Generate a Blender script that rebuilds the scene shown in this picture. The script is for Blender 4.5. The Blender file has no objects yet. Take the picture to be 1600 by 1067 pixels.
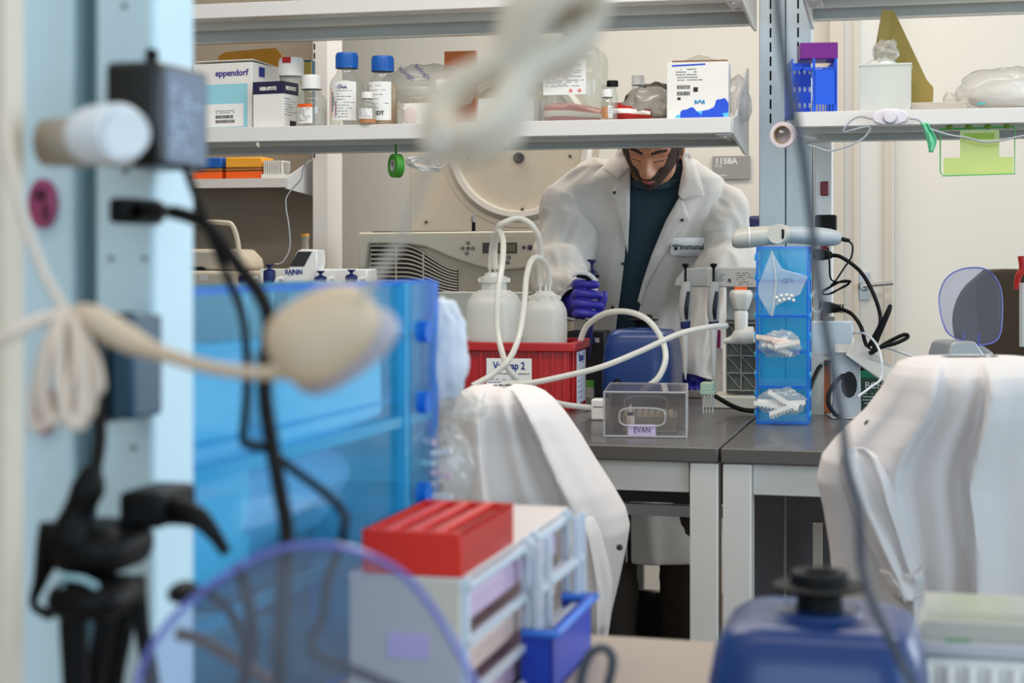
import bpy, bmesh, math, random
from math import sin, cos, pi, radians, exp, sqrt
from mathutils import Vector, Matrix, noise

# ------------------------------------------------------------------ camera
F, CX, HY, EZ = 2600.0, 800.0, 400.0, 1.285      # focal length and horizon in pixels, eye height in metres
scene = bpy.context.scene
cam_data = bpy.data.cameras.new('camera')
cam = bpy.data.objects.new('camera', cam_data)
scene.collection.objects.link(cam)
scene.camera = cam
cam.location = (0, 0, EZ)
cam.rotation_euler = (pi / 2, 0, 0)
cam_data.sensor_width = 36
cam_data.lens = 36 * F / 1600
cam_data.shift_y = -(533.5 - HY) / 1600
cam_data.clip_start = 0.02
cam_data.dof.use_dof = True
cam_data.dof.focus_distance = 4.2
cam_data.dof.aperture_fstop = 6.8

# ------------------------------------------------------------------ light
world = bpy.data.worlds.new('world')
scene.world = world
world.use_nodes = True
world.node_tree.nodes['Background'].inputs[0].default_value = (1.0, 0.95, 0.89, 1)
world.node_tree.nodes['Background'].inputs[1].default_value = 0.30

def area(name, loc, rot, sx, sy, power, col):
    d = bpy.data.lights.new(name, 'AREA'); d.shape = 'RECTANGLE'; d.size = sx; d.size_y = sy
    d.energy = power; d.color = col
    o = bpy.data.objects.new(name, d); scene.collection.objects.link(o)
    o.location = loc; o.rotation_euler = rot
    return o
area('ceiling_lamp_far', (0.3, 5.2, 2.95), (0, 0, 0), 3.2, 0.35, 36, (1.0, 0.92, 0.80))
area('ceiling_lamp_middle', (0.2, 2.9, 2.95), (0, 0, 0), 3.2, 0.35, 48, (1.0, 0.95, 0.87))
area('ceiling_lamp_near', (-0.2, 0.4, 2.95), (0, 0, 0), 3.2, 0.35, 17, (1.0, 0.95, 0.88))
# daylight through the window on the right, behind the camera
area('window_light', (3.6, -0.6, 1.9), (radians(78), 0, radians(58)), 3.0, 1.8, 88, (0.56, 0.81, 1.0))
area('added_fill_behind', (-0.9, -2.6, 1.9), (radians(84), 0, radians(-6)), 2.6, 1.5, 52, (0.60, 0.83, 1.0))  # cool fill added behind the camera to brighten near uprights and organiser
area('window_light_far', (4.2, 4.4, 1.9), (radians(80), 0, radians(100)), 2.6, 1.8, 85, (0.80, 0.91, 1.0))
scene.view_settings.view_transform = 'Standard'
scene.view_settings.look = 'None'
scene.view_settings.gamma = 1
scene.view_settings.use_curve_mapping = False
scene.view_settings.exposure = 0.08

# ------------------------------------------------------------------ frames
TH = radians(14.5)
CT, ST = cos(TH), sin(TH)
U = Vector((CT, -ST, 0)); V = Vector((ST, CT, 0)); O = Vector((0.405, 3.25, 0))
def W(u, v, z): return O + U * u + V * v + Vector((0, 0, z))
def P(px, py, D): return Vector(((px - CX) / F * D, D, EZ - (py - HY) / F * D))
def DV(px, v): return (v + 0.405 * ST + 3.25 * CT) / (CT + (px - CX) / F * ST)   # depth of the island line v at a column
def UV(p): d = Vector((p[0], p[1], 0)) - O; return d.dot(U), d.dot(V)
BZ = 0.91      # bench height
SZ = 1.61      # middle shelf height

# ------------------------------------------------------------------ materials
def lin(c):
    return tuple(((x / 255) / 12.92 if x / 255 <= 0.04045 else ((x / 255 + 0.055) / 1.055) ** 2.4) for x in c)
MATS = {}
def mat(name, rgb, rough=0.5, metal=0.0, noise_amt=0.0, noise_scale=20, bump=0.0, bump_scale=200, coat=0.0, trans=0.0, ss=0.0, emit=0):
    if name in MATS: return MATS[name]
    m = bpy.data.materials.new(name); m.use_nodes = True
    nt = m.node_tree; b = nt.nodes['Principled BSDF']
    c = lin(rgb) + (1,)
    b.inputs['Base Color'].default_value = c
    b.inputs['Roughness'].default_value = rough
    b.inputs['Metallic'].default_value = metal
    b.inputs['Coat Weight'].default_value = coat
    b.inputs['Transmission Weight'].default_value = trans
    if ss: b.inputs['Subsurface Weight'].default_value = ss; b.inputs['Subsurface Scale'].default_value = 0.02
    tc = None
    if noise_amt or bump:
        tc = nt.nodes.new('ShaderNodeTexCoord')
    if noise_amt:
        n = nt.nodes.new('ShaderNodeTexNoise'); n.inputs['Scale'].default_value = noise_scale; n.inputs['Detail'].default_value = 5
        nt.links.new(tc.outputs['Object'], n.inputs['Vector'])
        r = nt.nodes.new('ShaderNodeMapRange')
        r.inputs[1].default_value = 0.25; r.inputs[2].default_value = 0.75
        r.inputs[3].default_value = 1 - noise_amt; r.inputs[4].default_value = 1 + noise_amt
        nt.links.new(n.outputs['Fac'], r.inputs[0])
        mx = nt.nodes.new('ShaderNodeVectorMath'); mx.operation = 'SCALE'
        mx.inputs[0].default_value = c[:3]
        nt.links.new(r.outputs[0], mx.inputs['Scale'])
        nt.links.new(mx.outputs[0], b.inputs['Base Color'])
    if bump:
        n = nt.nodes.new('ShaderNodeTexNoise'); n.inputs['Scale'].default_value = bump_scale; n.inputs['Detail'].default_value = 4
        nt.links.new(tc.outputs['Object'], n.inputs['Vector'])
        bp = nt.nodes.new('ShaderNodeBump'); bp.inputs['Strength'].default_value = bump; bp.inputs['Distance'].default_value = 0.002
        nt.links.new(n.outputs['Fac'], bp.inputs['Height']); nt.links.new(bp.outputs[0], b.inputs['Normal'])
    MATS[name] = m
    return m
def clear(name, rgb, opacity=0.3, rough=0.1, tint=(255, 255, 255), gloss=0.25, translucent=False):
    """thin see-through plastic or glass: tinted pass-through, a body colour, and a Fresnel shine"""
    if name in MATS: return MATS[name]
    m = bpy.data.materials.new(name); m.use_nodes = True
    nt = m.node_tree; nt.nodes.clear()
    out = nt.nodes.new('ShaderNodeOutputMaterial')
    tr = nt.nodes.new('ShaderNodeBsdfTransparent'); tr.inputs[0].default_value = lin(tint) + (1,)
    d = nt.nodes.new('ShaderNodeBsdfDiffuse'); d.inputs[0].default_value = lin(rgb) + (1,)
    body = d
    if translucent:
        t = nt.nodes.new('ShaderNodeBsdfTranslucent'); t.inputs[0].default_value = lin(rgb) + (1,)
        mm = nt.nodes.new('ShaderNodeMixShader'); mm.inputs[0].default_value = 0.3
        nt.links.new(d.outputs[0], mm.inputs[1]); nt.links.new(t.outputs[0], mm.inputs[2]); body = mm
    m1 = nt.nodes.new('ShaderNodeMixShader'); m1.inputs[0].default_value = opacity
    nt.links.new(tr.outputs[0], m1.inputs[1]); nt.links.new(body.outputs[0], m1.inputs[2])
    g = nt.nodes.new('ShaderNodeBsdfGlossy'); g.inputs['Roughness'].default_value = rough; g.inputs[0].default_value = (1, 1, 1, 1)
    lw = nt.nodes.new('ShaderNodeLayerWeight'); lw.inputs[0].default_value = gloss
    m2 = nt.nodes.new('ShaderNodeMixShader')
    lw.inputs[0].default_value = 0.5
    pw = nt.nodes.new('ShaderNodeMath'); pw.operation = 'POWER'; pw.inputs[1].default_value = 4.0
    ml = nt.nodes.new('ShaderNodeMath'); ml.operation = 'MULTIPLY_ADD'; ml.inputs[1].default_value = 0.30 + gloss if gloss > 0 else 0.05; ml.inputs[2].default_value = 0.035 if gloss > 0 else 0.002
    nt.links.new(lw.outputs['Facing'], pw.inputs[0]); nt.links.new(pw.outputs[0], ml.inputs[0])
    nt.links.new(ml.outputs[0], m2.inputs[0]); nt.links.new(m1.outputs[0], m2.inputs[1]); nt.links.new(g.outputs[0], m2.inputs[2])
    nt.links.new(m2.outputs[0], out.inputs[0])
    MATS[name] = m
    return m

white_paint = mat('white_paint', (216, 212, 206), 0.45, noise_amt=0.02, noise_scale=6)
post_paint = mat('post_paint', (206, 218, 224), 0.4, noise_amt=0.02)
shelf_white = mat('shelf_white', (222, 218, 214), 0.35)
shelf_grey = mat('shelf_grey', (222, 226, 222), 0.35, 0.0, noise_amt=0.05, noise_scale=12)
chrome = mat('brushed_metal', (190, 192, 195), 0.25, 0.9)
alu = mat('aluminium', (185, 188, 192), 0.38, 0.7)
bench_grey = mat('bench_laminate', (88, 83, 79), 0.34, noise_amt=0.06, noise_scale=260, coat=0.15)
near_bench = mat('near_bench_laminate', (160, 146, 132), 0.5, noise_amt=0.06, noise_scale=300)
black = mat('black_plastic', (7, 7, 9), 0.5)
black_rub = mat('black_rubber', (8, 8, 10), 0.6)
for _m in (black, black_rub): _m.node_tree.nodes['Principled BSDF'].inputs['Specular IOR Level'].default_value = 0.2
slotblack = mat('slot_black', (14, 14, 14), 0.9)
cream = mat('cream_plastic', (238, 228, 208), 0.42, noise_amt=0.015)
cream_dark = mat('cream_panel', (212, 201, 182), 0.5, noise_amt=0.03, noise_scale=60)
white_pl = mat('white_plastic', (228, 226, 222), 0.35)
card_white = mat('white_card', (232, 228, 222), 0.7, noise_amt=0.02)
paper = mat('paper_white', (235, 233, 230), 0.8)
ink = mat('ink_black', (38, 36, 40), 0.8)
ink_blue = mat('ink_blue', (30, 50, 130), 0.7)
ink_purple = mat('ink_purple', (62, 42, 140), 0.7)
navy = mat('navy_plastic', (22, 30, 88), 0.35)
steel_dark = mat('dark_steel', (70, 68, 66), 0.4, 0.6)
cyan_ink = mat('cyan_ink', (150, 208, 222), 0.7)
cap_blue = mat('cap_blue', (14, 92, 178), 0.4)
orange_pl = mat('orange_plastic', (238, 96, 20), 0.4)
yellow_or = mat('amber_plastic', (244, 170, 48), 0.4)
red_pl = mat('red_plastic', (176, 18, 24), 0.3, coat=0.2, noise_amt=0.03)
coat_cloth = mat('coat_cloth', (226, 222, 222), 0.85, bump=0.15, bump_scale=900)
coat_cloth2 = mat('draped_cloth', (212, 207, 206), 0.85, bump=0.15, bump_scale=900)
kraft = mat('kraft_paper', (186, 160, 84), 0.75, noise_amt=0.05, bump=0.2, bump_scale=80)
kraft_or = mat('kraft_envelope', (206, 140, 40), 0.75, noise_amt=0.05)
green_tape = mat('green_tape', (58, 142, 40), 0.5)
hose_mat = clear('silicone_hose', (240, 238, 230), 0.72, 0.25, (250, 250, 246), 0.15, translucent=True)
frost = clear('frosted_plastic', (244, 243, 238), 0.66, 0.35, (240, 244, 240), 0.15, translucent=True)
frost_thin = clear('thin_frosted_plastic', (246, 245, 240), 0.52, 0.3, (245, 248, 245), 0.15, translucent=True)
glass = clear('clear_glass', (214, 214, 210), 0.14, 0.08, (244, 246, 243), 0.12)
acrylic = clear('clear_acrylic', (210, 206, 204), 0.05, 0.08, (236, 232, 230), 0.15)
acrylic_edge = clear('acrylic_edge', (220, 222, 226), 0.45, 0.08, (226, 222, 220), 0.4)
bag_mat = clear('clear_bag', (232, 229, 224), 0.34, 0.18, (246, 246, 244), 0.18, translucent=True)
blue_acr = clear('blue_acrylic', (104, 222, 252), 0.40, 0.08, (158, 230, 250), 0.1, translucent=True)
blue_acr_thin = clear('blue_acrylic_pale', (120, 226, 255), 0.10, 0.08, (206, 240, 252), 0.1, translucent=True)
blue_acr_edge = clear('blue_acrylic_edge', (24, 140, 240), 0.7, 0.08, (80, 170, 250), 0.1, translucent=True)

# ------------------------------------------------------------------ mesh builder
COL = scene.collection
INV = {}
def rad_smooth(pts, n=8, closed=False):
    """Catmull-Rom through the points"""
    out = []
    N = len(pts)
    seg = N if closed else N - 1
    for i in range(seg):
        if closed: a, b, c, d = pts[(i - 1) % N], pts[i], pts[(i + 1) % N], pts[(i + 2) % N]
        else: a, b, c, d = pts[max(i - 1, 0)], pts[i], pts[i + 1], pts[min(i + 2, N - 1)]
        for k in range(n):
            t = k / n
            out.append(0.5 * ((2 * b) + (c - a) * t + (2 * a - 5 * b + 4 * c - d) * t * t + (3 * b - a - 3 * c + d) * t ** 3))
    if not closed: out.append(pts[-1])
    return out

class MB:
    def __init__(self, root=None):
        self.bm = bmesh.new(); self.mi = 0
        self.M = INV.get(root.name) if root is not None and not isinstance(root, bool) else None
    def _fin(self, verts, faces):
        vs = [self.bm.verts.new(v) for v in verts]
        for f in faces:
            try:
                fc = self.bm.faces.new([vs[i] for i in f]); fc.material_index = self.mi
            except ValueError: pass
        return vs
    def box(self, c, s, rot=None, taper=1.0):
        x, y, z = s[0] / 2, s[1] / 2, s[2] / 2
        vs = []
        for dz, k in ((-z, 1.0), (z, taper)):
            for dx, dy in ((-x, -y), (x, -y), (x, y), (-x, y)):
                p = Vector((dx * k, dy * k, dz))
                if rot is not None: p = rot @ p
                vs.append(p + Vector(c))
        self._fin(vs, [(3, 2, 1, 0), (4, 5, 6, 7), (0, 1, 5, 4), (1, 2, 6, 5), (2, 3, 7, 6), (3, 0, 4, 7)])
        return self
    def b2(self, x0, x1, y0, y1, z0, z1):
        return self.box(((x0 + x1) / 2, (y0 + y1) / 2, (z0 + z1) / 2), (abs(x1 - x0), abs(y1 - y0), abs(z1 - z0)))
    def tube(self, pts, r, n=10, closed=False, smooth=6, cap=True, flat=1.0):
        pts = [Vector(p) for p in pts]
        rs = r if isinstance(r, (list, tuple)) else [r] * len(pts)
        if smooth > 1:
            q = [Vector((p.x, p.y, p.z, rr)) for p, rr in zip(pts, rs)]
            q = rad_smooth(q, smooth, closed)
            pts = [Vector((a[0], a[1], a[2])) for a in q]; rs = [a[3] for a in q]
        N = len(pts); rings = []; up = None; verts = []
        for i, p in enumerate(pts):
            if closed: t = pts[(i + 1) % N] - pts[i - 1]
            else: t = pts[min(i + 1, N - 1)] - pts[max(i - 1, 0)]
            if t.length < 1e-9: t = Vector((0, 0, 1))
            t.normalize()
            if up is None:
                up = Vector((0, 1, 0)) if abs(t.y) < 0.9 else Vector((1, 0, 0))
            up = (up - t * up.dot(t))
            if up.length < 1e-6: up = t.orthogonal()
            up.normalize(); sd = t.cross(up)
            for k in range(n):
                a = 2 * pi * k / n
                verts.append(p + (sd * cos(a) + up * sin(a) * flat) * rs[i])
        faces = []
        for i in range(N if closed else N - 1):
            j = (i + 1) % N
            for k in range(n):
                k2 = (k + 1) % n
                faces.append((i * n + k, i * n + k2, j * n + k2, j * n + k))
        if cap and not closed:
            faces.append(tuple(range(n))[::-1]); faces.append(tuple((N - 1) * n + k for k in range(n)))
        self._fin(verts, faces)
        return self
    def cyl(self, p0, p1, r0, r1=None, n=24):
        return self.tube([p0, p1], [r0, r0 if r1 is None else r1], n, smooth=1)
    def lathe(self, prof, c=(0, 0, 0), n=32, rot=None, sq=None):
        """prof: list of (r, z).  sq: superellipse exponent for rounded-square bodies"""
        verts = []; c = Vector(c)
        for r, z in prof:
            for k in range(n):
                a = 2 * pi * k / n
                rr = r
                if sq: rr = r / ((abs(cos(a)) ** sq + abs(sin(a)) ** sq) ** (1 / sq))
                p = Vector((rr * cos(a), rr * sin(a), z))
                if rot is not None: p = rot @ p
                verts.append(p + c)
        faces = []
        N = len(prof)
        for i in range(N - 1):
            for k in range(n):
                k2 = (k + 1) % n
                faces.append((i * n + k, i * n + k2, (i + 1) * n + k2, (i + 1) * n + k))
        if prof[0][0] > 1e-6: faces.append(tuple(range(n))[::-1])
        if prof[-1][0] > 1e-6: faces.append(tuple((N - 1) * n + k for k in range(n)))
        self._fin(verts, faces)
        return self
    def sph(self, c, r, rot=None, nu=24, nv=14):
        if not isinstance(r, (tuple, list)): r = (r, r, r)
        verts = []; faces = []
        for i in range(nv + 1):
            t = pi * i / nv
            t = min(max(t, 0.02), pi - 0.02)
            for k in range(nu):
                a = 2 * pi * k / nu
                p = Vector((r[0] * sin(t) * cos(a), r[1] * sin(t) * sin(a), -r[2] * cos(t)))
                if rot is not None: p = rot @ p
                verts.append(p + Vector(c))
        for i in range(nv):
            for k in range(nu):
                k2 = (k + 1) % nu
                faces.append((i * nu + k, i * nu + k2, (i + 1) * nu + k2, (i + 1) * nu + k))
        faces.append(tuple(range(nu))[::-1]); faces.append(tuple(nv * nu + k for k in range(nu)))
        self._fin(verts, faces)
        return self
    def grid(self, fn, nu, nv, cu=False, matfn=None):
        verts = []; faces = []; nuu = nu if cu else nu + 1
        for j in range(nv + 1):
            for i in range(nuu):
                verts.append(Vector(fn(i / nu, j / nv)))
        vs = [self.bm.verts.new(v) for v in verts]
        for j in range(nv):
            for i in range(nu):
                i2 = (i + 1) % nuu if cu else i + 1
                ids = (j * nuu + i, j * nuu + i2, (j + 1) * nuu + i2, (j + 1) * nuu + i)
                try: f = self.bm.faces.new([vs[q] for q in ids])
                except ValueError: continue
                f.material_index = matfn((i + .5) / nu, (j + .5) / nv) if matfn else self.mi
        return self
    def prism(self, poly, y0, y1, axis='y', rot=None, c=(0, 0, 0)):
        """poly in (x,z) extruded along y (or x,y along z; or y,z along x)"""
        def mk(a, b, h):
            p = Vector((a, h, b)) if axis == 'y' else (Vector((a, b, h)) if axis == 'z' else Vector((h, a, b)))
            if rot is not None: p = rot @ p
            return p + Vector(c)
        n = len(poly)
        vs = [mk(a, b, y0) for a, b in poly] + [mk(a, b, y1) for a, b in poly]
        faces = [tuple(range(n)), tuple(range(2 * n - 1, n - 1, -1))]
        for i in range(n): faces.append((i, (i + 1) % n, n + (i + 1) % n, n + i))
        self._fin(vs, faces)
        return self
    def build(self, name, m, parent=None, bevel=0.0, seg=2, angle=35, solid=0.0, sub=0, remesh=0.0, smooth=0, smoothf=0.5, flat=False, disp=None, offset=-1):
        bm = self.bm
        bmesh.ops.recalc_face_normals(bm, faces=bm.faces)
        me = bpy.data.meshes.new(name)
        if self.M is not None: bm.transform(self.M)
        bm.to_mesh(me); bm.free()
        for mm in (m if isinstance(m, (list, tuple)) else [m]): me.materials.append(mm)
        if not flat:
            me.polygons.foreach_set('use_smooth', [True] * len(me.polygons))
            me.set_sharp_from_angle(angle=radians(angle))
        o = bpy.data.objects.new(name, me); COL.objects.link(o)
        if parent is not None: o.parent = parent
        if solid:
            s = o.modifiers.new('solidify', 'SOLIDIFY'); s.thickness = solid; s.offset = offset
        if remesh:
            r = o.modifiers.new('remesh', 'REMESH'); r.mode = 'VOXEL'; r.voxel_size = remesh; r.use_smooth_shade = True
        if smooth:
            s = o.modifiers.new('smooth', 'SMOOTH'); s.factor = smoothf; s.iterations = smooth
        if disp:
            for sc, st in disp:
                tx = bpy.data.textures.new(name + '_tex', 'CLOUDS'); tx.noise_scale = sc; tx.noise_depth = 2
                d = o.modifiers.new('displace', 'DISPLACE'); d.texture = tx; d.strength = st; d.mid_level = 0.5; d.texture_coords = 'LOCAL'
        if bevel:
            b = o.modifiers.new('bevel', 'BEVEL'); b.width = bevel; b.segments = seg; b.limit_method = 'ANGLE'; b.angle_limit = radians(40)
            b.harden_normals = False
        if sub:
            s = o.modifiers.new('subdivision', 'SUBSURF'); s.levels = sub; s.render_levels = sub
        return o

def tag(o, label, cat, group=None, kind=None):
    if label: o['label'] = label
    if cat: o['category'] = cat
    if group: o['group'] = group
    if kind: o['kind'] = kind
    return o
def thing(name, label, cat, loc, rz=-TH, group=None):
    o = bpy.data.objects.new(name, None); COL.objects.link(o)
    o.empty_display_size = 0.05
    o.location = loc; o.rotation_euler = (0, 0, rz)
    INV[o.name] = (Matrix.Translation(Vector(loc)) @ Matrix.Rotation(rz, 4, 'Z')).inverted()
    return tag(o, label, cat, group)
def at(name, label, cat, px, D, z, rz=-TH, group=None):
    return thing(name, label, cat, ((px - CX) / F * D, D, z), rz, group)
def struct(o): o['kind'] = 'structure'; return o
def loose(name, label, cat, pts, r, m, group=None, n=8, closed=False, smooth=8):
    """a cord or hose lying free: one mesh, one thing"""
    o = MB().tube(pts, r, n, closed, smooth).build(name, m)
    return tag(o, label, cat, group)
FONT_CACHE = {}
def text(s, c, size, m, parent, face='front', name='lettering', depth=0.0004, rot=None, bold=0.0, sx=1.0):
    """lettering centred at c, reading on the front (-y) or right (+x) face of its thing"""
    cu = bpy.data.curves.new('lettering', 'FONT'); cu.body = s; cu.size = size; cu.align_x = 'CENTER'; cu.align_y = 'CENTER'
    cu.extrude = depth; cu.offset = bold; cu.resolution_u = 3
    t = bpy.data.objects.new('tmp', cu); COL.objects.link(t)
    dg = bpy.context.evaluated_depsgraph_get(); dg.update()
    me = bpy.data.meshes.new_from_object(t.evaluated_get(dg))
    bpy.data.objects.remove(t)
    R = Matrix.Rotation(pi / 2, 4, 'X')
    if face == 'right': R = Matrix.Rotation(pi / 2, 4, 'Z') @ R
    if face == 'top': R = Matrix.Identity(4)
    if rot is not None: R = rot @ R
    me.transform(Matrix.Translation(Vector(c)) @ R @ Matrix.Scale(sx, 4, (1, 0, 0)))
    me.materials.clear(); me.materials.append(m)
    o = bpy.data.objects.new(name, me); COL.objects.link(o)
    if parent is not None: o.parent = parent
    return o
def lines(x0, x1, z0, z1, y, n, rnd, th=0.0009, face='front', fill=0.8):
    """tiny print: broken rows of short strokes on a label"""
    mb = MB()
    for i in range(n):
        z = z1 - (z1 - z0) * (i + .5) / n
        x = x0; end = x0 + (x1 - x0) * (rnd.uniform(0.45, 1.0) if n > 1 else 1)
        while x < end:
            w = rnd.uniform(0.002, 0.007)
            if rnd.random() < fill:
                if face == 'front': mb.box((x + w / 2, y, z), (w, 0.0004, th))
                else: mb.box((y, x + w / 2, z), (0.0004, w, th))
            x += w + rnd.uniform(0.0008, 0.002)
    return mb
def barcode(mb, x0, x1, z0, z1, y, rnd, face='front'):
    x = x0
    while x < x1:
        w = rnd.choice((0.0006, 0.001, 0.0016))
        if face == 'front': mb.box((x + w / 2, y, (z0 + z1) / 2), (w, 0.0004, z1 - z0))
        else: mb.box((y, x + w / 2, (z0 + z1) / 2), (0.0004, w, z1 - z0))
        x += w + rnd.choice((0.0006, 0.001, 0.0014))
    return mb
rnd = random.Random(7)
# ================================================================== the room
def wp(px, v, z): D = DV(px, v); return Vector(((px - CX) / F * D, D, z))
def ub(px, v): return UV(wp(px, v, 0))[0]
floor_m = mat('floor_vinyl', (120, 108, 96), 0.5, noise_amt=0.05, noise_scale=30)
wall_m = mat('wall_paint', (228, 223, 214), 0.85, noise_amt=0.01, noise_scale=3)
taupe = mat('taupe_panel', (150, 138, 122), 0.8, noise_amt=0.04, noise_scale=120)
R0 = thing('room_frame', None, None, tuple(W(0, 0, 0)))     # only a helper frame: removed at the end
IR = INV.pop('room_frame').inverted()
bpy.data.objects.remove(R0)
class WB(MB):
    """mesh builder in island axes (u, v, z), baked to world"""
    def __init__(self): MB.__init__(self); self.M = IR
def isl(parent_loc=None): return WB()
struct(WB().b2(-6, 6, -5, 4.2, -0.05, 0.0).build('floor', floor_m))
struct(WB().b2(-6, 6, 3.1, 3.2, 0.0, 3.4).build('wall_back', wall_m))
# taupe wall bay on the left, with its own upright
struct(WB().b2(-6, ub(492, 2.1), 2.1, 2.16, 0.0, 3.4).build('wall_left', taupe))
# door on the right of the back wall
uL, uR = ub(1306, 3.05), ub(1392, 3.05)
d1 = WB().b2(uL + .03, uR - .02, 3.03, 3.09, 0.0, 2.6).build('door_1', mat('door_paint', (226, 226, 224), 0.5)); struct(d1)
def inisl(mb): mb.M = IR; return mb
fr = WB(); fr.b2(uL - .02, uL + .03, 3.0, 3.09, 0, 2.7); fr.b2(uL + .065, uL + .085, 3.0, 3.09, 0, 2.6); fr.b2(uR - .025, uR + .01, 3.0, 3.09, 0, 2.7)
struct(fr.build('trim_1', mat('door_frame', (206, 198, 186), 0.5), None, bevel=.003))
hd = WB(); hz = EZ - 47 / F * DV(1360, 3.0)
hu = ub(1350, 3.0)
hd.cyl((hu, 3.03, hz), (hu, 2.96, hz), .02, .012); hd.tube([(hu, 2.96, hz), (hu + .04, 2.955, hz + .006), (hu + .105, 2.955, hz + .012)], .008, 8)
hd.b2(hu - .018, hu + .018, 3.02, 3.03, hz - .05, hz + .05)
h = hd.build('door_handle', chrome, d1)
# door plate with the room number
sgn = at('room_number_sign', 'grey wall sign reading 1158A behind the researcher', 'sign', 1143, DV(1143, 3.09), EZ + (400 - 280) / F * DV(1143, 3.09))
MB().b2(-.072, .072, -.006, 0, 0, .088).build('plate', mat('sign_grey', (152, 150, 146), 0.6), sgn, bevel=.001)
text('1158A', (-.020, -.0065, .068), .032, mat('sign_white', (236, 236, 234), .6), sgn, bold=.0006)
lines(-.062, -.02, .045, .055, -.0065, 2, rnd, .002).build('braille_dots', mat('sign_white', (236, 236, 234)), sgn)
lines(-.062, -.015, .01, .02, -.0065, 1, rnd, .003).build('small_print', mat('sign_white', (236, 236, 234)), sgn)
# dark blue dispenser edge on the back wall beside the post
dsp = at('wall_dispenser', 'dark blue wall dispenser partly behind the shelving post', 'dispenser', 1187, DV(1187, 3.05), EZ + .02)
MB().b2(-.035, .06, -.07, .05, 0, .13).b2(-.02, .05, -.06, .05, -.05, 0).build('body', navy, dsp, bevel=.012, seg=3)

# ---------------------------------------------------------------- wall bay shelf (left, behind)
wsz = EZ + (400 - 279) / F * DV(370, 1.8)
ws = thing('wall_shelf', 'white wall shelf under the taupe panel holding orange tip boxes', 'shelf', tuple(W(ub(370, 1.8), 1.8, wsz)))
MB().b2(-.9, .17, 0, .3, -.012, 0).build('shelf_plate', shelf_white, ws)
MB().b2(-.9, .17, -.004, .006, -.03, 0).build('front_lip', shelf_white, ws)
br = MB().prism([(0, -.035), (0, .0), (.28, .09), (.298, .09), (.298, -.055)], .17, .176, 'x')
br.build('bracket', mat('bracket_grey', (196, 198, 200), .4), ws)
up = thing('wall_upright', 'white slotted upright beside the taupe wall bay', 'shelving post', tuple(W(ub(503, 1.95), 1.95, .912)))
MB().b2(-.033, .020, 0, .14, 0, 2.4).build('channel', shelf_white, up, bevel=.002)
mb = MB()
for k in range(26): mb.b2(-.029, -.024, -.0015, 0, .70 + k * .03, .72 + k * .03)
mb.build('slot_row', slotblack, up)

# back counter carrying the centrifuge
bc = thing('back_counter', 'grey topped counter along the back wall carrying the centrifuge', 'counter', tuple(W(-1.2, 1.5, 0)))
cE = ub(868, 1.5) + 1.2
MB().b2(-3, cE, 0, .6, .88, .91).build('worktop', bench_grey, bc, bevel=.003)
MB().b2(-3, cE, .35, .58, 0.0, .88).build('cabinet_body', mat('shaded_brown', (64, 48, 34), .7), bc)  # shade under the bench and brown clutter put into the body colour

# ================================================================== the far island
def bench(label, u0, u1, v0, v1, m, leg_us, group):
    b = thing('workbench', label, 'workbench', tuple(W((u0 + u1) / 2, v0, 0)), group=group)
    h = (u1 - u0) / 2; c = (u0 + u1) / 2; dp = v1 - v0
    MB().b2(-h, h, 0, dp, BZ - .03, BZ).build('worktop', m, b, bevel=.003)
    MB().b2(-h + .06, h - .06, .02, .045, BZ - .092, BZ - .031).build('apron', white_paint, b, bevel=.002)
    MB().b2(-h + .05, h - .05, dp - .06, dp - .03, .585, .615).build('rear_rail', alu, b)
    MB().b2(-h + .05, h - .05, dp - .045, dp - .035, .62, .87).build('modesty_panel', mat('panel_dark', (62, 62, 62), .6), b)
    for u in leg_us:
        MB().b2(u - c - .028, u - c + .028, .005, .06, 0, BZ - .031).build('leg', white_paint, b, bevel=.003)
        MB().b2(u - c - .028, u - c + .028, dp - .07, dp - .015, 0, BZ - .031).build('leg', white_paint, b, bevel=.003)
    return b
G = 'grey topped benches of the far island'
bench('grey topped bench left of the seam, carrying the red bin', -3.0, -.0025, 0, 1.25, bench_grey, (-.031, -2.9), G)
bench('grey topped bench right of the seam, carrying the blue acrylic organiser', .0025, 2.6, 0, 1.25, bench_grey, (.034, 2.5), G)

# centre posts of the far island
PV = .98
def post(name, label, px0, px1, v0, dv, z0, z1, slots=(), m=post_paint, group=None):
    u0, u1 = ub(px0, v0), ub(px1, v0)
    t = thing(name, label, 'shelving post', tuple(W((u0 + u1) / 2, v0, z0)), group=group)
    h = (u1 - u0) / 2
    MB().b2(-h, h, 0, dv, 0, z1 - z0).build('channel', m, t, bevel=.003)
    for px in slots:
        us = ub(px, v0) - (u0 + u1) / 2
        mb = MB()
        zz = SZ + .01
        while zz < z1:
            mb.b2(us - .0022, us + .0022, -.001, .001, zz - z0, zz - z0 + .024); zz += .036
        mb.build('slot_row', slotblack, t)
    return t
post('shelving_post', 'left slotted upright of the post in the middle of the far bench', 1186, 1226, PV, .07, BZ, 2.9, (1204,))
post('shelving_post', 'right slotted upright of the post, behind the blue acrylic organiser', 1228, 1268, PV + .01, .07, BZ, 2.9, (1247,))
rw = post('outlet_raceway', 'narrow white outlet strip on the right of the far post', 1272, 1300, PV + .03, .06, BZ, 1.68, (), white_pl)
rw['category'] = 'raceway'
for z in (1.455, 1.30, 1.13, 1.0):
    MB().box((.004, -.004, z - BZ), (.02, .008, .036)).build('red_socket', mat('red_socket', (120, 10, 20), .4), rw, bevel=.003)
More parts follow.
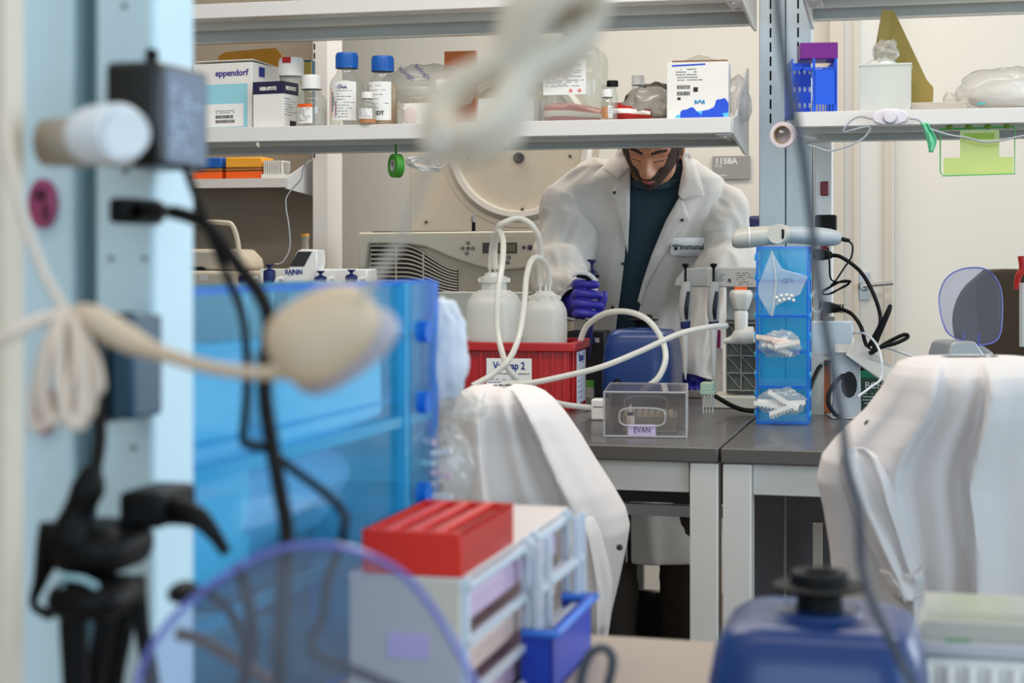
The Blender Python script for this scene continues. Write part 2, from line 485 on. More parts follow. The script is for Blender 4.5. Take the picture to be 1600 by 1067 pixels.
# post continued under the bench, the shade there put into its grey
for i, (a, b_, lab) in enumerate(((1172, 1224, 'shaded grey post panel under the bench, left of the gap'), (1229, 1300, 'shaded grey post panel under the bench, right of the gap'))):
    u0, u1 = ub(a, 1.0), ub(b_, 1.0)
    t = WB().b2(u0, u1, 1.0, 1.02, 0.0, .86).build('spine_panel', mat('spine_shaded', (112, 110, 114), .6, noise_amt=.05), None, bevel=.002)
    tag(t, lab, 'panel')
st = WB(); u0 = ub(1270, .9); st.b2(u0, u0 + .022, .9, .93, 0, .63)
sp = tag(st.build('slotted_strip', cream, None), 'pale slotted metal strip standing under the bench', 'strip')

# ---- shelves
def shelf(label, u0, u1, v0, v1, z, lip, rlip, ends, group, edge=shelf_white, name='shelf'):
    t = thing(name, label, 'shelf', tuple(W((u0 + u1) / 2, v0, z)), group=group)
    h = (u1 - u0) / 2; d = v1 - v0
    MB().b2(-h, h, .004, d, -.010, 0).build('shelf_plate', shelf_white, t)
    MB().b2(-h, h, 0, .006, -lip, .001).build('front_lip', edge, t, bevel=.0015)
    mb = MB(); mb.b2(-h, h, .006, .03, -lip, -lip + .003); mb.b2(-h, h, d - .006, d, -rlip, -.01); mb.b2(-h, h, d - .04, d, -rlip, -rlip + .002)
    mb.b2(-h, h, .10, .13, -.026, -.0105); mb.b2(-h, h, .20, .23, -.034, -.0105)
    mb.build('underside_rails', shelf_grey, t)
    for sx in ends:
        x = h * sx
        mb = MB(); mb.prism([(0.01, -lip), (0.01, 0), (.09, .012), (.3, .15), (d + .01, .15), (d + .01, -.07), (d - .06, -.07)], x - .003 * sx, x + .004 * sx, 'x')
        mb.box((x - .02 * sx, .09, -lip - .002), (.035, .16, .004))
        mb.cyl((x - .02 * sx, .03, -lip - .004), (x - .02 * sx, .03, -lip - .009), .006)
        mb.cyl((x - .02 * sx, .14, -lip - .004), (x - .02 * sx, .14, -lip - .009), .006)
        mb.build('bracket', white_paint, t, bevel=.001)
    return t
SV0, SV1 = .655, .985
uE = ub(1142, SV0)
GS = 'white steel shelves of the far island'
mid_shelf = shelf('long white middle shelf crowded with bottles and boxes', uE - 1.83, uE, SV0, SV1, SZ, .036, .048, (1, -1), GS)
uR0 = ub(1254, SV0)
right_shelf = shelf('white shelf right of the post with the blue tube rack', uR0 - .02, uR0 + 1.8, SV0, SV1, SZ + .008, .034, .048, (1,), GS)
shelf('upper white shelf over the row of bottles', uE - 1.83, uE + .02, SV0, SV1, 1.925, .036, .058, (1, -1), GS)
shelf('upper white shelf right of the post over the tube rack', uR0 + .0, uR0 + 1.8, SV0, SV1, 1.925, .036, .052, (-1, 1), GS)
# little hook and twist ties stuck to the shelf front
hk = wp(401, SV0 - .01, SZ - .044)
loose('clear_hook', 'small clear adhesive hook under the middle shelf', 'hook', [hk, hk + Vector((.006, -.008, -.006)), hk + Vector((.004, -.012, .004))], .003, frost)

# ================================================================== things on the middle shelf
def onshelf(name, label, cat, px, v=.74, rz=-TH, group=None, z=SZ + .0005):
    D = DV(px, v)
    t = at(name, label, cat, px, D, z, rz, group)
    return t, D / F      # metres per pixel there
def zt(py, D, z0=SZ): return EZ - (py - 400) / F * D - z0
def rounded(prof): return prof
def bottle(root, r, h, rn, hc, body, cap, neck=.02, sq=None, rc=None, liquid=None, lh=0, ribs=False):
    """round bottle: shoulder, neck and screw cap"""
    rc = rc or rn * 1.2
    sh = h - hc - neck
    prof = [(r * .9, 0), (r, .006), (r, sh * .78), (r * .93, sh * .87), (r * .7, sh * .96), (rn, sh + neck * .3), (rn, sh + neck)]
    MB().lathe(prof, n=36, sq=sq).build('body', body, root, angle=60)
    capm = MB()
    capm.lathe([(rc, 0), (rc, hc * .88), (rc * .93, hc), (0.0001, hc)], (0, 0, sh + neck * .85), 36)
    capm.lathe([(rc * 1.05, 0), (rc * 1.05, hc * .12)], (0, 0, sh + neck * .85), 36)
    if ribs:
        for k in range(30):
            a = 2 * pi * k / 30
            capm.box((rc * cos(a), rc * sin(a), sh + neck * .85 + hc * .5), (.0018, .0018, hc * .7))
    capm.build('cap', cap, root)
    if liquid: MB().lathe([(r * .86, .004), (r * .93, .008), (r * .93, lh)], n=36, sq=sq).build('liquid', liquid, root)
    return sh
def wrap_label(root, r, z0, z1, a0, a1, m=paper, name='label', off=.0006):
    def fn(s, t):
        a = a0 + (a1 - a0) * s
        return ((r + off) * sin(a), -(r + off) * cos(a), z0 + (z1 - z0) * t)
    return MB().grid(fn, 16, 1).build(name, m, root)
def wrap_print(root, r, z0, z1, a0, a1, n, m=ink, th=.0011, fill=.8, name='printed_lines'):
    mb = MB()
    for i in range(n):
        z = z1 - (z1 - z0) * (i + .5) / n
        a = a0; end = a0 + (a1 - a0) * rnd.uniform(.5, 1)
        while a < end:
            w = rnd.uniform(.05, .2)
            if rnd.random() < fill:
                am = a + w / 2
                R = Matrix.Rotation(am, 3, 'Z')
                mb.box((sin(am) * (r + .001), -cos(am) * (r + .001), z), (w * r, .0004, th), R)
            a += w + .05
    return mb.build(name, m, root)
amber = mat('amber_liquid', (232, 140, 30), .2)
honey = mat('honey_liquid', (186, 150, 108), .2)

# eppendorf tip carton
t, s = onshelf('pipette_tip_carton', 'white carton with purple lettering and pale blue panel, leftmost on the shelf', 'box', 348, .73, -TH - radians(6))
D = s * F; w, hgt, dp = 104 * s, zt(99, D), .15
MB().b2(-w / 2, w / 2, 0, dp, 0, hgt).build('carton', card_white, t, bevel=.0015)
MB().b2(-w / 2, w / 2 - 8 * s, -.0006, 0, .004, hgt - 33 * s).build('front_panel', cyan_ink, t)
MB().b2(w / 2, w / 2 + .0006, .02, dp - .01, .004, hgt - 33 * s).build('side_panel', cyan_ink, t)
lb = MB().b2(-w / 2 + .02, w / 2 - 15 * s, -.0012, -.0006, .008, hgt - 64 * s).build('sticker', paper, t)
mb = MB(); barcode(mb, -.02, w / 2 - .055, .03, .038, -.0016, rnd); barcode(mb, -.02, w / 2 - .05, .018, .026, -.0016, rnd); mb.build('barcode', ink, t)
lines(-.02, w / 2 - .04, .042, .052, -.0016, 2, rnd, .0014).build('printed_lines', ink, t)
text('eppendorf', (w / 2 - 36 * s, -.001, hgt - 16 * s), .023, ink_purple, t, bold=.0004)
MB().box((w / 2 + .0008, .05, hgt - 13 * s), (.0006, .03, .025)).build('tube_picture', ink_blue, t)
MB().box((0, dp * .5, hgt + .004), (w * .98, dp * .9, .002), Matrix.Rotation(radians(-3), 3, 'X')).build('lid_flap', card_white, t)

# brown kraft envelope behind it
t, s = onshelf('kraft_envelope', 'orange-brown kraft envelope behind the tip carton', 'envelope', 398, .945)
D = s * F
MB().prism([(-62 * s, 0), (60 * s, 0), (62 * s, zt(107, D)), (34 * s, zt(76, D)), (-50 * s, zt(80, D)), (-62 * s, zt(86, D))], 0, .012).build('sleeve', kraft_or, t, bevel=.003)
t, s = onshelf('teal_carton', 'dull teal and kraft carton behind the frosted jar', 'box', 455, .968)
D = s * F
MB().b2(-45 * s, 33 * s, 0, .03, 0, zt(95, D)).build('carton', mat('teal_card', (44, 92, 110), .7), t)
MB().b2(5 * s, 34 * s, -.004, 0, .0, zt(98, D)).build('kraft_flap', kraft, t)

# navy and white carton
t, s = onshelf('small_carton', 'small white carton with a navy top band beside the tip carton', 'box', 419, .685, -TH - radians(8))
D = s * F
a = 27 * s; hh = zt(128, D)
MB().b2(-a, a, 0, .075, 0, hh).build('carton', card_white, t, bevel=.001)
mb = MB(); mb.b2(-a - .0005, a + .0005, -.0008, .0755, hh - 19 * s, hh + .0005); mb.build('navy_band', mat('navy_card', (24, 26, 62), .6), t)
text('HiBB-SPOTS', (-.0, -.0012, hh - 11 * s), .0125, card_white, t, bold=.0005, sx=.75)
text('MULTI-SPOTS', (a + .0012, .037, hh - 10 * s), .013, card_white, t, 'right', bold=.0005, sx=.65)
lines(.006, .06, .03, hh - 24 * s, a + .0008, 7, rnd, .001, 'right').build('printed_lines', ink_blue, t)
MB().box((a + .0008, .048, .012), (.0006, .03, .014)).build('side_mark', ink, t)

# frosted specimen jar with red cap label
t, s = onshelf('specimen_jar', 'frosted jar with a white ribbed lid and red sticker', 'jar', 455, .80)
D = s * F; r = 20 * s
bottle(t, r, zt(90, D), r * .8, 29 * s, frost_thin, white_pl, .012, rc=19 * s, ribs=True)
MB().box((0, -19 * s - .001, zt(96, D)), (14 * s, .001, 9 * s)).build('red_sticker', red_pl, t)
wrap_label(t, r, 4 * s, 52 * s, -1.0, .9); wrap_print(t, r, 12 * s, 50 * s, -.8, .8, 7)
wrap_label(t, r, 0.002, 14 * s, -1.0, .4, mat('grey_red_label', (128, 108, 104), .7), 'lower_label', .0012)

# small round bottle, orange label
t, s = onshelf('reagent_bottle', 'small clear bottle with white cap and orange-topped label', 'bottle', 487, .705)
D = s * F; r = 24 * s
bottle(t, r, zt(117, D), r * .6, 22 * s, glass, white_pl, .012, rc=16 * s, liquid=clear('clear_liquid', (214, 216, 212), .25, .1), lh=30 * s)
wrap_label(t, r, 5 * s, 34 * s, -.72, .42); wrap_label(t, r, 30 * s, 35 * s, -.72, .42, orange_pl, 'orange_band', .0012)
wrap_print(t, r, 8 * s, 29 * s, -.62, .32, 7)

# blue capped bottles
def bluecap(px, v, label, bodyw, top, liq, lh):
    t, s = onshelf('media_bottle', label, 'bottle', px, v, group='blue capped media bottles')
    D = s * F; r = bodyw / 2 * s
    bottle(t, r, zt(top, D), r * .56, 24 * s, glass, cap_blue, 10 * s, rc=17 * s, liquid=liq, lh=lh * s, ribs=True)
    wrap_label(t, r, 9 * s, 69 * s, -.75, .9)
    return t, s, r
t, s, r = bluecap(542, .72, 'clear bottle with bright blue cap and striped label', 54, 82, None, 0)
wrap_print(t, r, 12 * s, 66 * s, -.3, .8, 12)
for k, c in enumerate(((240, 130, 30), (30, 60, 140), (70, 150, 80), (170, 60, 130))):
    wrap_label(t, r, (14 + 9 * (k % 3)) * s, (60 - 7 * k) * s, -.72 + .12 * k, -.66 + .12 * k, mat('stripe%d' % k, c, .7), 'colour_stripe', .0012)
text('DNA', (.004, -r - .001, 60 * s), .011, ink_blue, t)
t, s, r = bluecap(598, .74, 'amber-filled bottle with blue cap next to the striped one', 48, 87, honey, 66)
wrap_print(t, r, 25 * s, 66 * s, -.6, .75, 6)
text('IDT', (.006, -r - .0012, 20 * s), .014, ink, t, bold=.0003)

# little vial with amber liquid in front
t, s = onshelf('vial', 'tiny amber-filled vial with white cap between the blue capped bottles', 'vial', 574, .668)
D = s * F; r = 14 * s
bottle(t, r, zt(144, D), r * .6, 10 * s, glass, white_pl, .006, rc=9 * s, liquid=amber, lh=9 * s)
wrap_label(t, r, 9 * s, 25 * s, -.9, .9); wrap_print(t, r, 11 * s, 24 * s, -.8, .8, 4)

# plastic bag piled over boxes
def crumple(c, r, seed, nu=56, nv=32, amp=.25, zmin=.001):
    c = Vector(c)
    def fn(a, b):
        th = 2 * pi * a; ph = pi * (b * .96 + .02)
        d = Vector((sin(ph) * cos(th), sin(ph) * sin(th), -cos(ph)))
        n1 = noise.noise(d * 1.7 + Vector((seed, 0, 0))) + .5 * abs(noise.noise(d * 4 + Vector((0, seed, 0)))) * 2 - .2
        k = 1 + amp * n1
        p = c + Vector((d.x * r[0] * k, d.y * r[1] * k, d.z * r[2] * k))
        if zmin is not None: p.z = max(p.z, zmin)
        return p
    return fn, nu, nv
def crumpled(root, c, r, seed, m, name='bag_film', amp=.25, zmin=.001):
    fn, a, b = crumple(c, r, seed, amp=amp, zmin=zmin)
    return MB().grid(fn, a, b, True).build(name, m, root, angle=75)
t, s = onshelf('plastic_bag', 'clear crumpled bag with blue print piled over the middle of the shelf', 'bag', 662, .83)
D = s * F
crumpled(t, (0, .03, 66 * s), (82 * s, .07, 36 * s), 3.1, bag_mat, amp=.14)
text('hologic', (-18 * s, -.05, 84 * s), .018, ink_blue, t, rot=Matrix.Rotation(radians(38), 4, 'Y'))
text('hologic', (8 * s, -.05, 86 * s), .018, ink_blue, t, rot=Matrix.Rotation(radians(42), 4, 'Y'))
MB().b2(-70 * s, 15 * s, .0, .08, 0, 26 * s).build('folded_film', frost_thin, t, bevel=.01)
t, s = onshelf('white_carton', 'low white carton under the clear bag', 'box', 652, .69)
MB().b2(-22 * s, 25 * s, 0, .06, 0, 34 * s).build('carton', card_white, t, bevel=.001)
MB().sph((-11 * s, -.002, 14 * s), (11 * s, .005, 14 * s)).build('round_sticker', mat('pinkish', (214, 196, 190), .7), t)
t, s = onshelf('dropper_bottle', 'small opaque white bottle right of the low white carton', 'bottle', 690, .70)
D = s * F
bottle(t, 14 * s, zt(125, D), 9 * s, 18 * s, white_pl, white_pl, .008, rc=12 * s)
t, s = onshelf('orange_lidded_box', 'clear orange-tinted box behind the plastic bag', 'box', 718, .955)
D = s * F
MB().b2(-25 * s, 26 * s, 0, .02, 0, zt(80, D)).build('box', clear('orange_tint', (206, 120, 60), .6, .1, (240, 190, 150)), t, bevel=.001)
t, s = onshelf('white_carton', 'plain white carton left of the tall square bottle', 'box', 793, .78)
MB().b2(-48 * s, 42 * s, 0, .1, 0, 44 * s).build('carton', mat('grey_card', (196, 194, 190), .7), t, bevel=.001)
MB().b2(-3 * s, 12 * s, -.0008, 0, 6 * s, 9 * s).b2(5 * s, 12 * s, -.0008, 0, 6 * s, 14 * s).build('purple_mark', ink_purple, t)

# tall square bottles
t, s = onshelf('square_media_bottle', 'tall clear square bottle with a big white printed label', 'bottle', 893, .71)
D = s * F; r = 46 * s
hb = zt(62, D)
MB().lathe([(r * .96, 0), (r, .005), (r, hb * .8), (r * .9, hb * .88), (r * .45, hb * 1.0), (r * .4, hb * 1.04), (r * .4, hb * 1.1)], (0, .05, 0), n=48, sq=7).build('body', glass, t, angle=60)
MB().lathe([(r * .46, 0), (r * .46, .03), (.0001, .03)], (0, .05, hb * 1.1), 30).build('cap', white_pl, t)
MB().b2(-42 * s, 26 * s, .05 - r - .001, .05 - r, 42 * s, 96 * s).build('label', paper, t)
lines(-38 * s, 24 * s, 54 * s, 92 * s, .05 - r - .0015, 13, rnd, .0011).build('printed_lines', ink, t)
mb = MB()
for k in (0, 14):
    mb.box(((2 + k) * s, .05 - r - .0015, 48 * s), (5 * s, .0004, 5 * s), Matrix.Rotation(pi / 4, 3, 'Y'))
mb.build('hazard_marks', mat('hazard_red', (220, 130, 120), .7), t)
t, s = onshelf('square_media_bottle', 'square bottle with a white cap standing behind the cable loops', 'bottle', 836, .90)
D = s * F; r = 30 * s; hb = zt(75, D)
MB().lathe([(r * .96, 0), (r, .005), (r, hb * .85), (r * .45, hb * .97), (r * .4, hb)], (0, 0, 0), n=40, sq=7).build('body', glass, t, angle=60)
MB().lathe([(r * .44, 0), (r * .44, 12 * s), (.0001, 12 * s)], (0, 0, hb), 30).build('cap', white_pl, t)
# red packets
redm = mat('red_film', (186, 34, 26), .35)
for px, a, hgt, v, lab in ((893, 46, 38, .85, 'red and white packet lying behind the tall square bottle'), (985, 32, 32, .75, 'red and white packet right of the amber vial')):
    t, s = onshelf('foil_packet', lab, 'packet', px, v, group='red packets')
    def fn(u_, v_, a=a, hgt=hgt, s=s):
        x = (u_ - .5) * 2 * a * s; b = sin(pi * v_) * .03; 
        return (x, b * (1 if True else 0) * -1 + .03 + .004 * sin(9 * u_ + 5 * v_), v_ * hgt * s * (1 - .5 * max(0, u_ - .45)) + .002)
    g = MB().grid(fn, 20, 12, matfn=lambda a_, b_: 1 if .45 < b_ < .68 else 0)
    g.build('packet', [redm, card_white], t, solid=.004)
# small amber vial
t, s = onshelf('vial', 'amber-filled vial with white cap beside the tall square bottle', 'vial', 949, .672)
D = s * F; r = 9.3 * s
bottle(t, r, zt(140, D), r * .7, 12 * s, glass, white_pl, .005, rc=9 * s, liquid=amber, lh=21 * s)
wrap_label(t, r, 3 * s, 22 * s, .3, 1.3); wrap_print(t, r, 4 * s, 21 * s, .35, 1.2, 4)
t, s = onshelf('vial', 'dark capped vial behind the amber vial', 'vial', 957, .74)
D = s * F
bottle(t, 8 * s, zt(126, D), 6 * s, 9 * s, glass, black, .005, rc=9 * s)
t, s = onshelf('foil_bag', 'grey foil bag slumped beside the white and blue box', 'bag', 1010, .76)
D = s * F
crumpled(t, (4 * s, .04, 30 * s), (46 * s, .05, 27 * s), 8.3, mat('grey_film', (172, 166, 158), .35, .25), amp=.22)
t, s = onshelf('capped_bottle', 'small bottle with a square clear cap behind the foil bag', 'bottle', 997, .84)
D = s * F
bottle(t, 14 * s, zt(118, D), 9 * s, 15 * s, glass, white_pl, .006, rc=10 * s)

# white and blue box
t, s = onshelf('reagent_box', 'white box with blue hexagon print and an open lid, rightmost on the shelf', 'box', 1090, .70, -TH + radians(4))
D = s * F
w = 48 * s; hb = zt(97, D)
MB().b2(-w, w, 0, .11, 0, hb).build('carton', card_white, t, bevel=.0012)
mb = MB(); mb.prism([(-36 * s, hb), (40 * s, hb), (12 * s, hb + 11 * s), (0, hb + 13 * s), (-10 * s, hb + 10 * s)], .03, .032); mb.build('open_flap', clear('flap_film', (190, 180, 160), .5, .3), t)
mb = MB(); mb.b2(-w + 8 * s, w - 2 * s, .005, .105, hb, hb + 3 * s); mb.build('lid_edge', mat('card_brown', (128, 96, 70), .8), t)
bl = mat('hex_blue', (18, 76, 208), .5); lbm = mat('hex_pale', (84, 190, 236), .5)
def blob(cx, cz, r, ro, zmin=0.0005, n=30):
    pts = []
    for k in range(n):
        a = 2 * pi * k / n; rr = r * (1 + .09 * cos(6 * (a - ro)))
        pts.append((min(cx + rr * cos(a), w), max(cz + rr * sin(a), zmin)))
    return pts
mb = MB(); mb.prism(blob(-12 * s, 1 * s, 17 * s, .3), -.0012, 0); mb.prism(blob(22 * s, -1 * s, 18 * s, .3), -.0014, 0); mb.prism(blob(38 * s, 20 * s, 12 * s, .2), -.0012, 0); mb.build('blue_shapes', bl, t)
mb = MB(); mb.prism(blob(-26 * s, -4 * s, 12 * s, 0), -.0008, 0); mb.prism(blob(2 * s, -2 * s, 16 * s, 0), -.0008, 0); mb.prism(blob(44 * s, 6 * s, 10 * s, 0), -.0008, 0); mb.build('pale_shapes', lbm, t)
mb = MB(); mb.box((-14 * s, -.0008, hb - 4.5 * s), (52 * s, .0006, 2.2 * s), Matrix.Rotation(radians(-2), 3, 'Y')); mb.build('blue_bar', bl, t)
lines(-34 * s, 6 * s, hb - 30 * s, hb - 9 * s, -.0008, 5, rnd, .0014).build('printed_lines', ink, t)
mb = MB(); barcode(mb, -32 * s, -12 * s, hb - 42 * s, hb - 36 * s, -.0008, rnd); barcode(mb, -32 * s, -12 * s, hb - 52 * s, hb - 46 * s, -.0008, rnd); mb.box((-3 * s, -.0008, hb - 43 * s), (7 * s, .0006, 7 * s)); mb.box((-29 * s, -.0008, hb - 57 * s), (5 * s, .0006, 4 * s)); mb.build('barcode', ink, t)
mb = MB(); 
for x0, x1 in ((-4, 0), (0, 3), (3, 6), (6, 10)): pass
mb.tube([(-4 * s, -.001, 24 * s), (-3 * s, -.001, 30 * s), (0 * s, -.001, 25 * s), (3.5 * s, -.001, 30 * s), (7 * s, -.001, 25 * s), (9.5 * s, -.001, 30 * s), (10.5 * s, -.001, 24 * s)], .0014, 6, smooth=3)
mb.build('wave_mark', mat('mark_teal', (20, 140, 200), .5), t)
t, s = onshelf('clear_bag', 'clear bag bulging behind the white and blue box', 'bag', 1152, .80)
D = s * F
crumpled(t, (-2 * s, .03, 34 * s), (20 * s, .06, 40 * s), 5.5, bag_mat, amp=.2)
MB().lathe([(8 * s, 0), (8 * s, 10 * s), (.0001, 10 * s)], (-6 * s, -.02, 2 * s), 20).build('cap_inside', white_pl, t)

# ================================================================== right shelf
RZ = SZ + .0085
t, s = onshelf('tube_rack', 'bright blue tall test tube rack left end of the right shelf', 'rack', 1290, .70, -TH + radians(10), z=RZ)
bluepl = mat('rack_blue', (14, 84, 216), .4)
D = s * F
mb = MB(); hh = 86 * s; x0, x1, dp = -18 * s, 16 * s, .20
mb.b2(x0, x1, 0, .003, 14 * s, 68 * s)
for x in (x0, x1): mb.b2(x - .003, x + .003, 0, .006, 0, hh)
for k in range(7):
    x = x0 + (x1 - x0) * (k + .5) / 7; mb.b2(x - .0012, x + .0012, 0, .003, 0, 14 * s)
mb.build('front_panel', bluepl, t)
mb = MB()
for z in (0.002, 28 * s, 57 * s, 84 * s): mb.b2(x1, x1 + .003, 0, dp, z - .001, z + .004)
for k in range(8): y = dp * k / 7; mb.b2(x1, x1 + .003, y - .002, y + .002, 0, hh)
mb.build('side_lattice', bluepl, t)
mb = MB()
X = -52 * s
mb.b2(X, X + .003, 0, dp, 0, hh); mb.b2(X, x0, dp * .35, dp * .35 + .003, 0, hh - 2 * s)
mb.build('end_panel', bluepl, t)
mb = MB()
for k in range(4):
    for z in (16, 42, 70):
        MB().sph((X + (8 + 8 * k) * s, dp * .35 - .0005, z * s), (2.2 * s, .0012, 4.6 * s), nu=12, nv=8).build('side_hole', mat('hole_light', (196, 206, 216), .6), t)
mb = MB(); mb.b2(X, x1, 0, dp, -.0005 + .001, .004)
for z in (70 * s,):
    for k in range(6): mb.b2(X, x1, dp * k / 5 - .002 if k else 0, dp * k / 5 + .002, z, z + .003)
    for k in range(5): xx = X + (x1 - X) * k / 4; mb.b2(xx - .002, xx + .002, 0, dp, z, z + .003)
mb.build('shelf_grid', bluepl, t)
rt = t
t, s = onshelf('strip_tube_rack', 'purple tube rack standing on top of the blue rack', 'rack', 1281, .72, -TH + radians(10), z=RZ + 86 * s + .001)
mb = MB(); mb.b2(-30 * s, 28 * s, 0, .09, 0, 26 * s); mb.build('rack_body', mat('purple_plastic', (112, 10, 128), .35), t, bevel=.002)
mb = MB()
for k in range(6): mb.sph(((-22 + 9 * k) * s, .02, 26 * s), (2.5 * s, .004, .0012))
mb.build('wells', mat('purple_dark', (66, 4, 80), .4), t)

t, s = onshelf('lidless_container', 'frosted square container holding a knotted clear bag', 'container', 1383, .70, z=RZ)
D = s * F; w = 39 * s; hb = 76 * s
mb = MB(); mb.b2(-w, w, 0, .002, 0, hb); mb.b2(-w, w, .1, .102, 0, hb); mb.b2(-w, -w + .002, 0, .1, 0, hb); mb.b2(w - .002, w, 0, .1, 0, hb); mb.b2(-w, w, 0, .1, 0, .002)
mb.build('walls', frost_thin, t)
mb = MB(); mb.b2(-w - .002, w + .002, -.002, .104, hb - .004, hb); mb.build('rim', frost, t)
t2, s = onshelf('knotted_bag', 'knotted clear bag poking out of the frosted container', 'bag', 1380, .74, z=RZ + .006)
crumpled(t2, (-2 * s, .01, 42 * s), (32 * s, .035, 44 * s), 2.2, mat('white_film', (224, 222, 218), .3), amp=.12)
crumpled(t2, (4 * s, .0, 94 * s), (20 * s, .03, 16 * s), 6.2, bag_mat, 'knot', .3)
t, s = onshelf('paper_envelope', 'tall brown paper envelope leaning behind the container', 'envelope', 1405, .84, z=RZ)
D = s * F
zz = lambda py: zt(py, D, RZ)
MB().prism([(-40 * s, 0), (50 * s, 0), (52 * s, zz(138)), (42 * s, zz(126)), (-8 * s, zz(16)), (-26 * s, zz(14)), (-38 * s, zz(80))], 0, .014).build('sleeve', kraft, t, bevel=.002)
MB().prism([(-26 * s, zz(14)), (-12 * s, zz(16)), (-20 * s, zz(80)), (-36 * s, zz(80))], -.0012, 0).build('fold', mat('kraft_fold', (196, 170, 96), .8), t)
t, s = onshelf('paper_stack', 'stack of folded paper towels on the right shelf', 'paper stack', 1466, .72, z=RZ)
mb = MB()
for k in range(7): mb.box((rnd.uniform(-.003, .003), .05, (.9 + 2.2 * k) * s), (84 * s, .1, 1.7 * s))
mb.build('towels', mat('towel', (206, 196, 184), .9), t)
t, s = onshelf('plastic_bag', 'big clear bag of white supplies at the right end of the shelf', 'bag', 1560, .76, z=RZ)
D = s * F
crumpled(t, (12 * s, .06, 36 * s), (78 * s, .09, 38 * s), 9.4, bag_mat, amp=.13)
crumpled(t, (22 * s, .06, 26 * s), (66 * s, .07, 25 * s), 4.7, mat('white_film2', (232, 230, 227), .45), 'supplies', .10)
crumpled(t, (-72 * s, .04, 24 * s), (12 * s, .02, 12 * s), 1.7, bag_mat, 'tied_end', .25)
MB().b2(-32 * s, -20 * s, -.016, -.014, 11 * s, 14 * s).build('teal_mark', mat('teal_mark', (60, 170, 180), .6), t)

# light dimmer clipped to the shelf front
Dd = DV(1391, .63)
t = at('cord_dimmer', 'white round-knob dimmer switch hanging on the front of the right shelf', 'dimmer', 1391, Dd, EZ + (400 - 183) / F * Dd)
s = Dd / F
MB().prism([(-29 * s, 0), (-24 * s, 8 * s), (-10 * s, 13 * s), (10 * s, 13 * s), (24 * s, 8 * s), (29 * s, 0), (24 * s, -8 * s), (10 * s, -13 * s), (-10 * s, -13 * s), (-24 * s, -8 * s)], -.008, .008).build('housing', mat('lilac_white', (222, 214, 222), .35), t, bevel=.003)
MB().lathe([(12 * s, 0), (11 * s, .004), (9 * s, .01), (.0001, .011)], (0, -.008, 0), 24, Matrix.Rotation(pi / 2, 3, 'X')).build('knob', mat('lilac_white', (222, 214, 222)), t)
greycord = mat('grey_cord', (168, 172, 180), .5)
def C(pts, v): return [ (lambda D: P(x, y, D))(DV(x, v)) for x, y in pts]
loose('lamp_cord', 'thin grey cord looping left of the dimmer to the post', 'cord', C([(1362, 186), (1345, 182), (1330, 188), (1318, 203)], .635) + C([(1320, 206), (1358, 198), (1350, 215), (1325, 228), (1295, 236), (1275, 230), (1262, 227)], .645), .0022, greycord)
loose('lamp_cord', 'thin grey cord from the dimmer along the right shelf', 'cord', C([(1421, 185), (1436, 188), (1446, 198), (1480, 210), (1510, 215), (1545, 222), (1600, 212), (1640, 206)], .635), .0022, greycord)
t = at('twist_clip', 'limp pale green strip tied to the cord under the right shelf', 'strip', 1452, DV(1452, .63), EZ + (400 - 238) / F * DV(1452, .63))
s = DV(1452, .63) / F
def fn(u_, v_): w = (6 + 5 * sin(pi * min(1, v_ * 1.3))) * s; return ((u_ - .5) * 2 * w * (.5 + .5 * v_) + (4 * sin(4 * v_) - 4 + 6 * (1 - v_)) * s, .006 * sin(8 * u_ + 3 * v_), v_ * 46 * s)
MB().grid(fn, 8, 14).build('strip', mat('mint', (110, 206, 160), .4), t, solid=.0015)

# pinkish tape roll hanging on the post
t = at('tape_roll', 'pale pink tape roll hanging on the post at the shelf edge', 'tape roll', 1224, 3.83, EZ + (400 - 212) / F * 3.86, radians(-28))
s = 3.86 / F
RX = Matrix.Rotation(pi / 2, 3, 'X')
MB().lathe([(14 * s, -.008), (20 * s, -.008), (20 * s, .008), (14 * s, .008), (14 * s, -.008)], (0, 0, 0), 32, RX).build('tape', mat('pale_tape', (222, 208, 214), .5), t)
MB().lathe([(12.6 * s, -.0085), (14 * s, -.0085), (14 * s, .0085), (12.6 * s, .0085), (12.6 * s, -.0085)], (0, 0, 0), 32, RX).build('core', mat('core_card', (150, 124, 90), .8), t)
MB().cyl((0, -.02, 4 * s), (0, .24, 4 * s), .003).build('hanger', frost, t)
# green transparent rack hanging under the right shelf
Dg = DV(1527, .70)
t = at('hanging_rack', 'green see-through rack hanging under the right shelf', 'rack', 1527, Dg, EZ + (400 - 274) / F * Dg)
s = Dg / F; H = 73 * s; w = 56 * s
gr = clear('lime_sheet', (216, 232, 120), .5, .15, (238, 244, 170), .1, True)
ge = mat('lime_edge', (30, 190, 60), .35)
MB().b2(-w + 5 * s, w - 2 * s, 0, .003, 2 * s, 28 * s).b2(-26 * s, 33 * s, 0, .003, 28 * s, H - 2 * s).build('sheet', gr, t)
mb = MB()
mb.tube([(-w, 0, H), (-w, 0, 6 * s), (-w + 4 * s, 0, 0), (w, 0, 2 * s), (w, 0, H), ], .0014, 8, smooth=1)
mb.tube([(-w, 0, H), (w, 0, H + 2 * s)], .0016, 8, smooth=1)
mb.build('edge_frame', ge, t)
MB().b2(-20 * s, 26 * s, -.001, 0, H - 16 * s, H - 7 * s).build('green_band', mat('green_band', (168, 200, 70), .5), t)
mb = MB()
for k in range(4):
    MB().sph(((-42 + 29 * k) * s, 0, H + 3 * s), (5.5 * s, .008, 4 * s)).cyl(((-42 + 29 * k) * s, 0, H + 4 * s), ((-42 + 29 * k) * s, 0, H + 14 * s), .002).build('peg', mat('green_pegs', (120, 160, 40), .5), t)

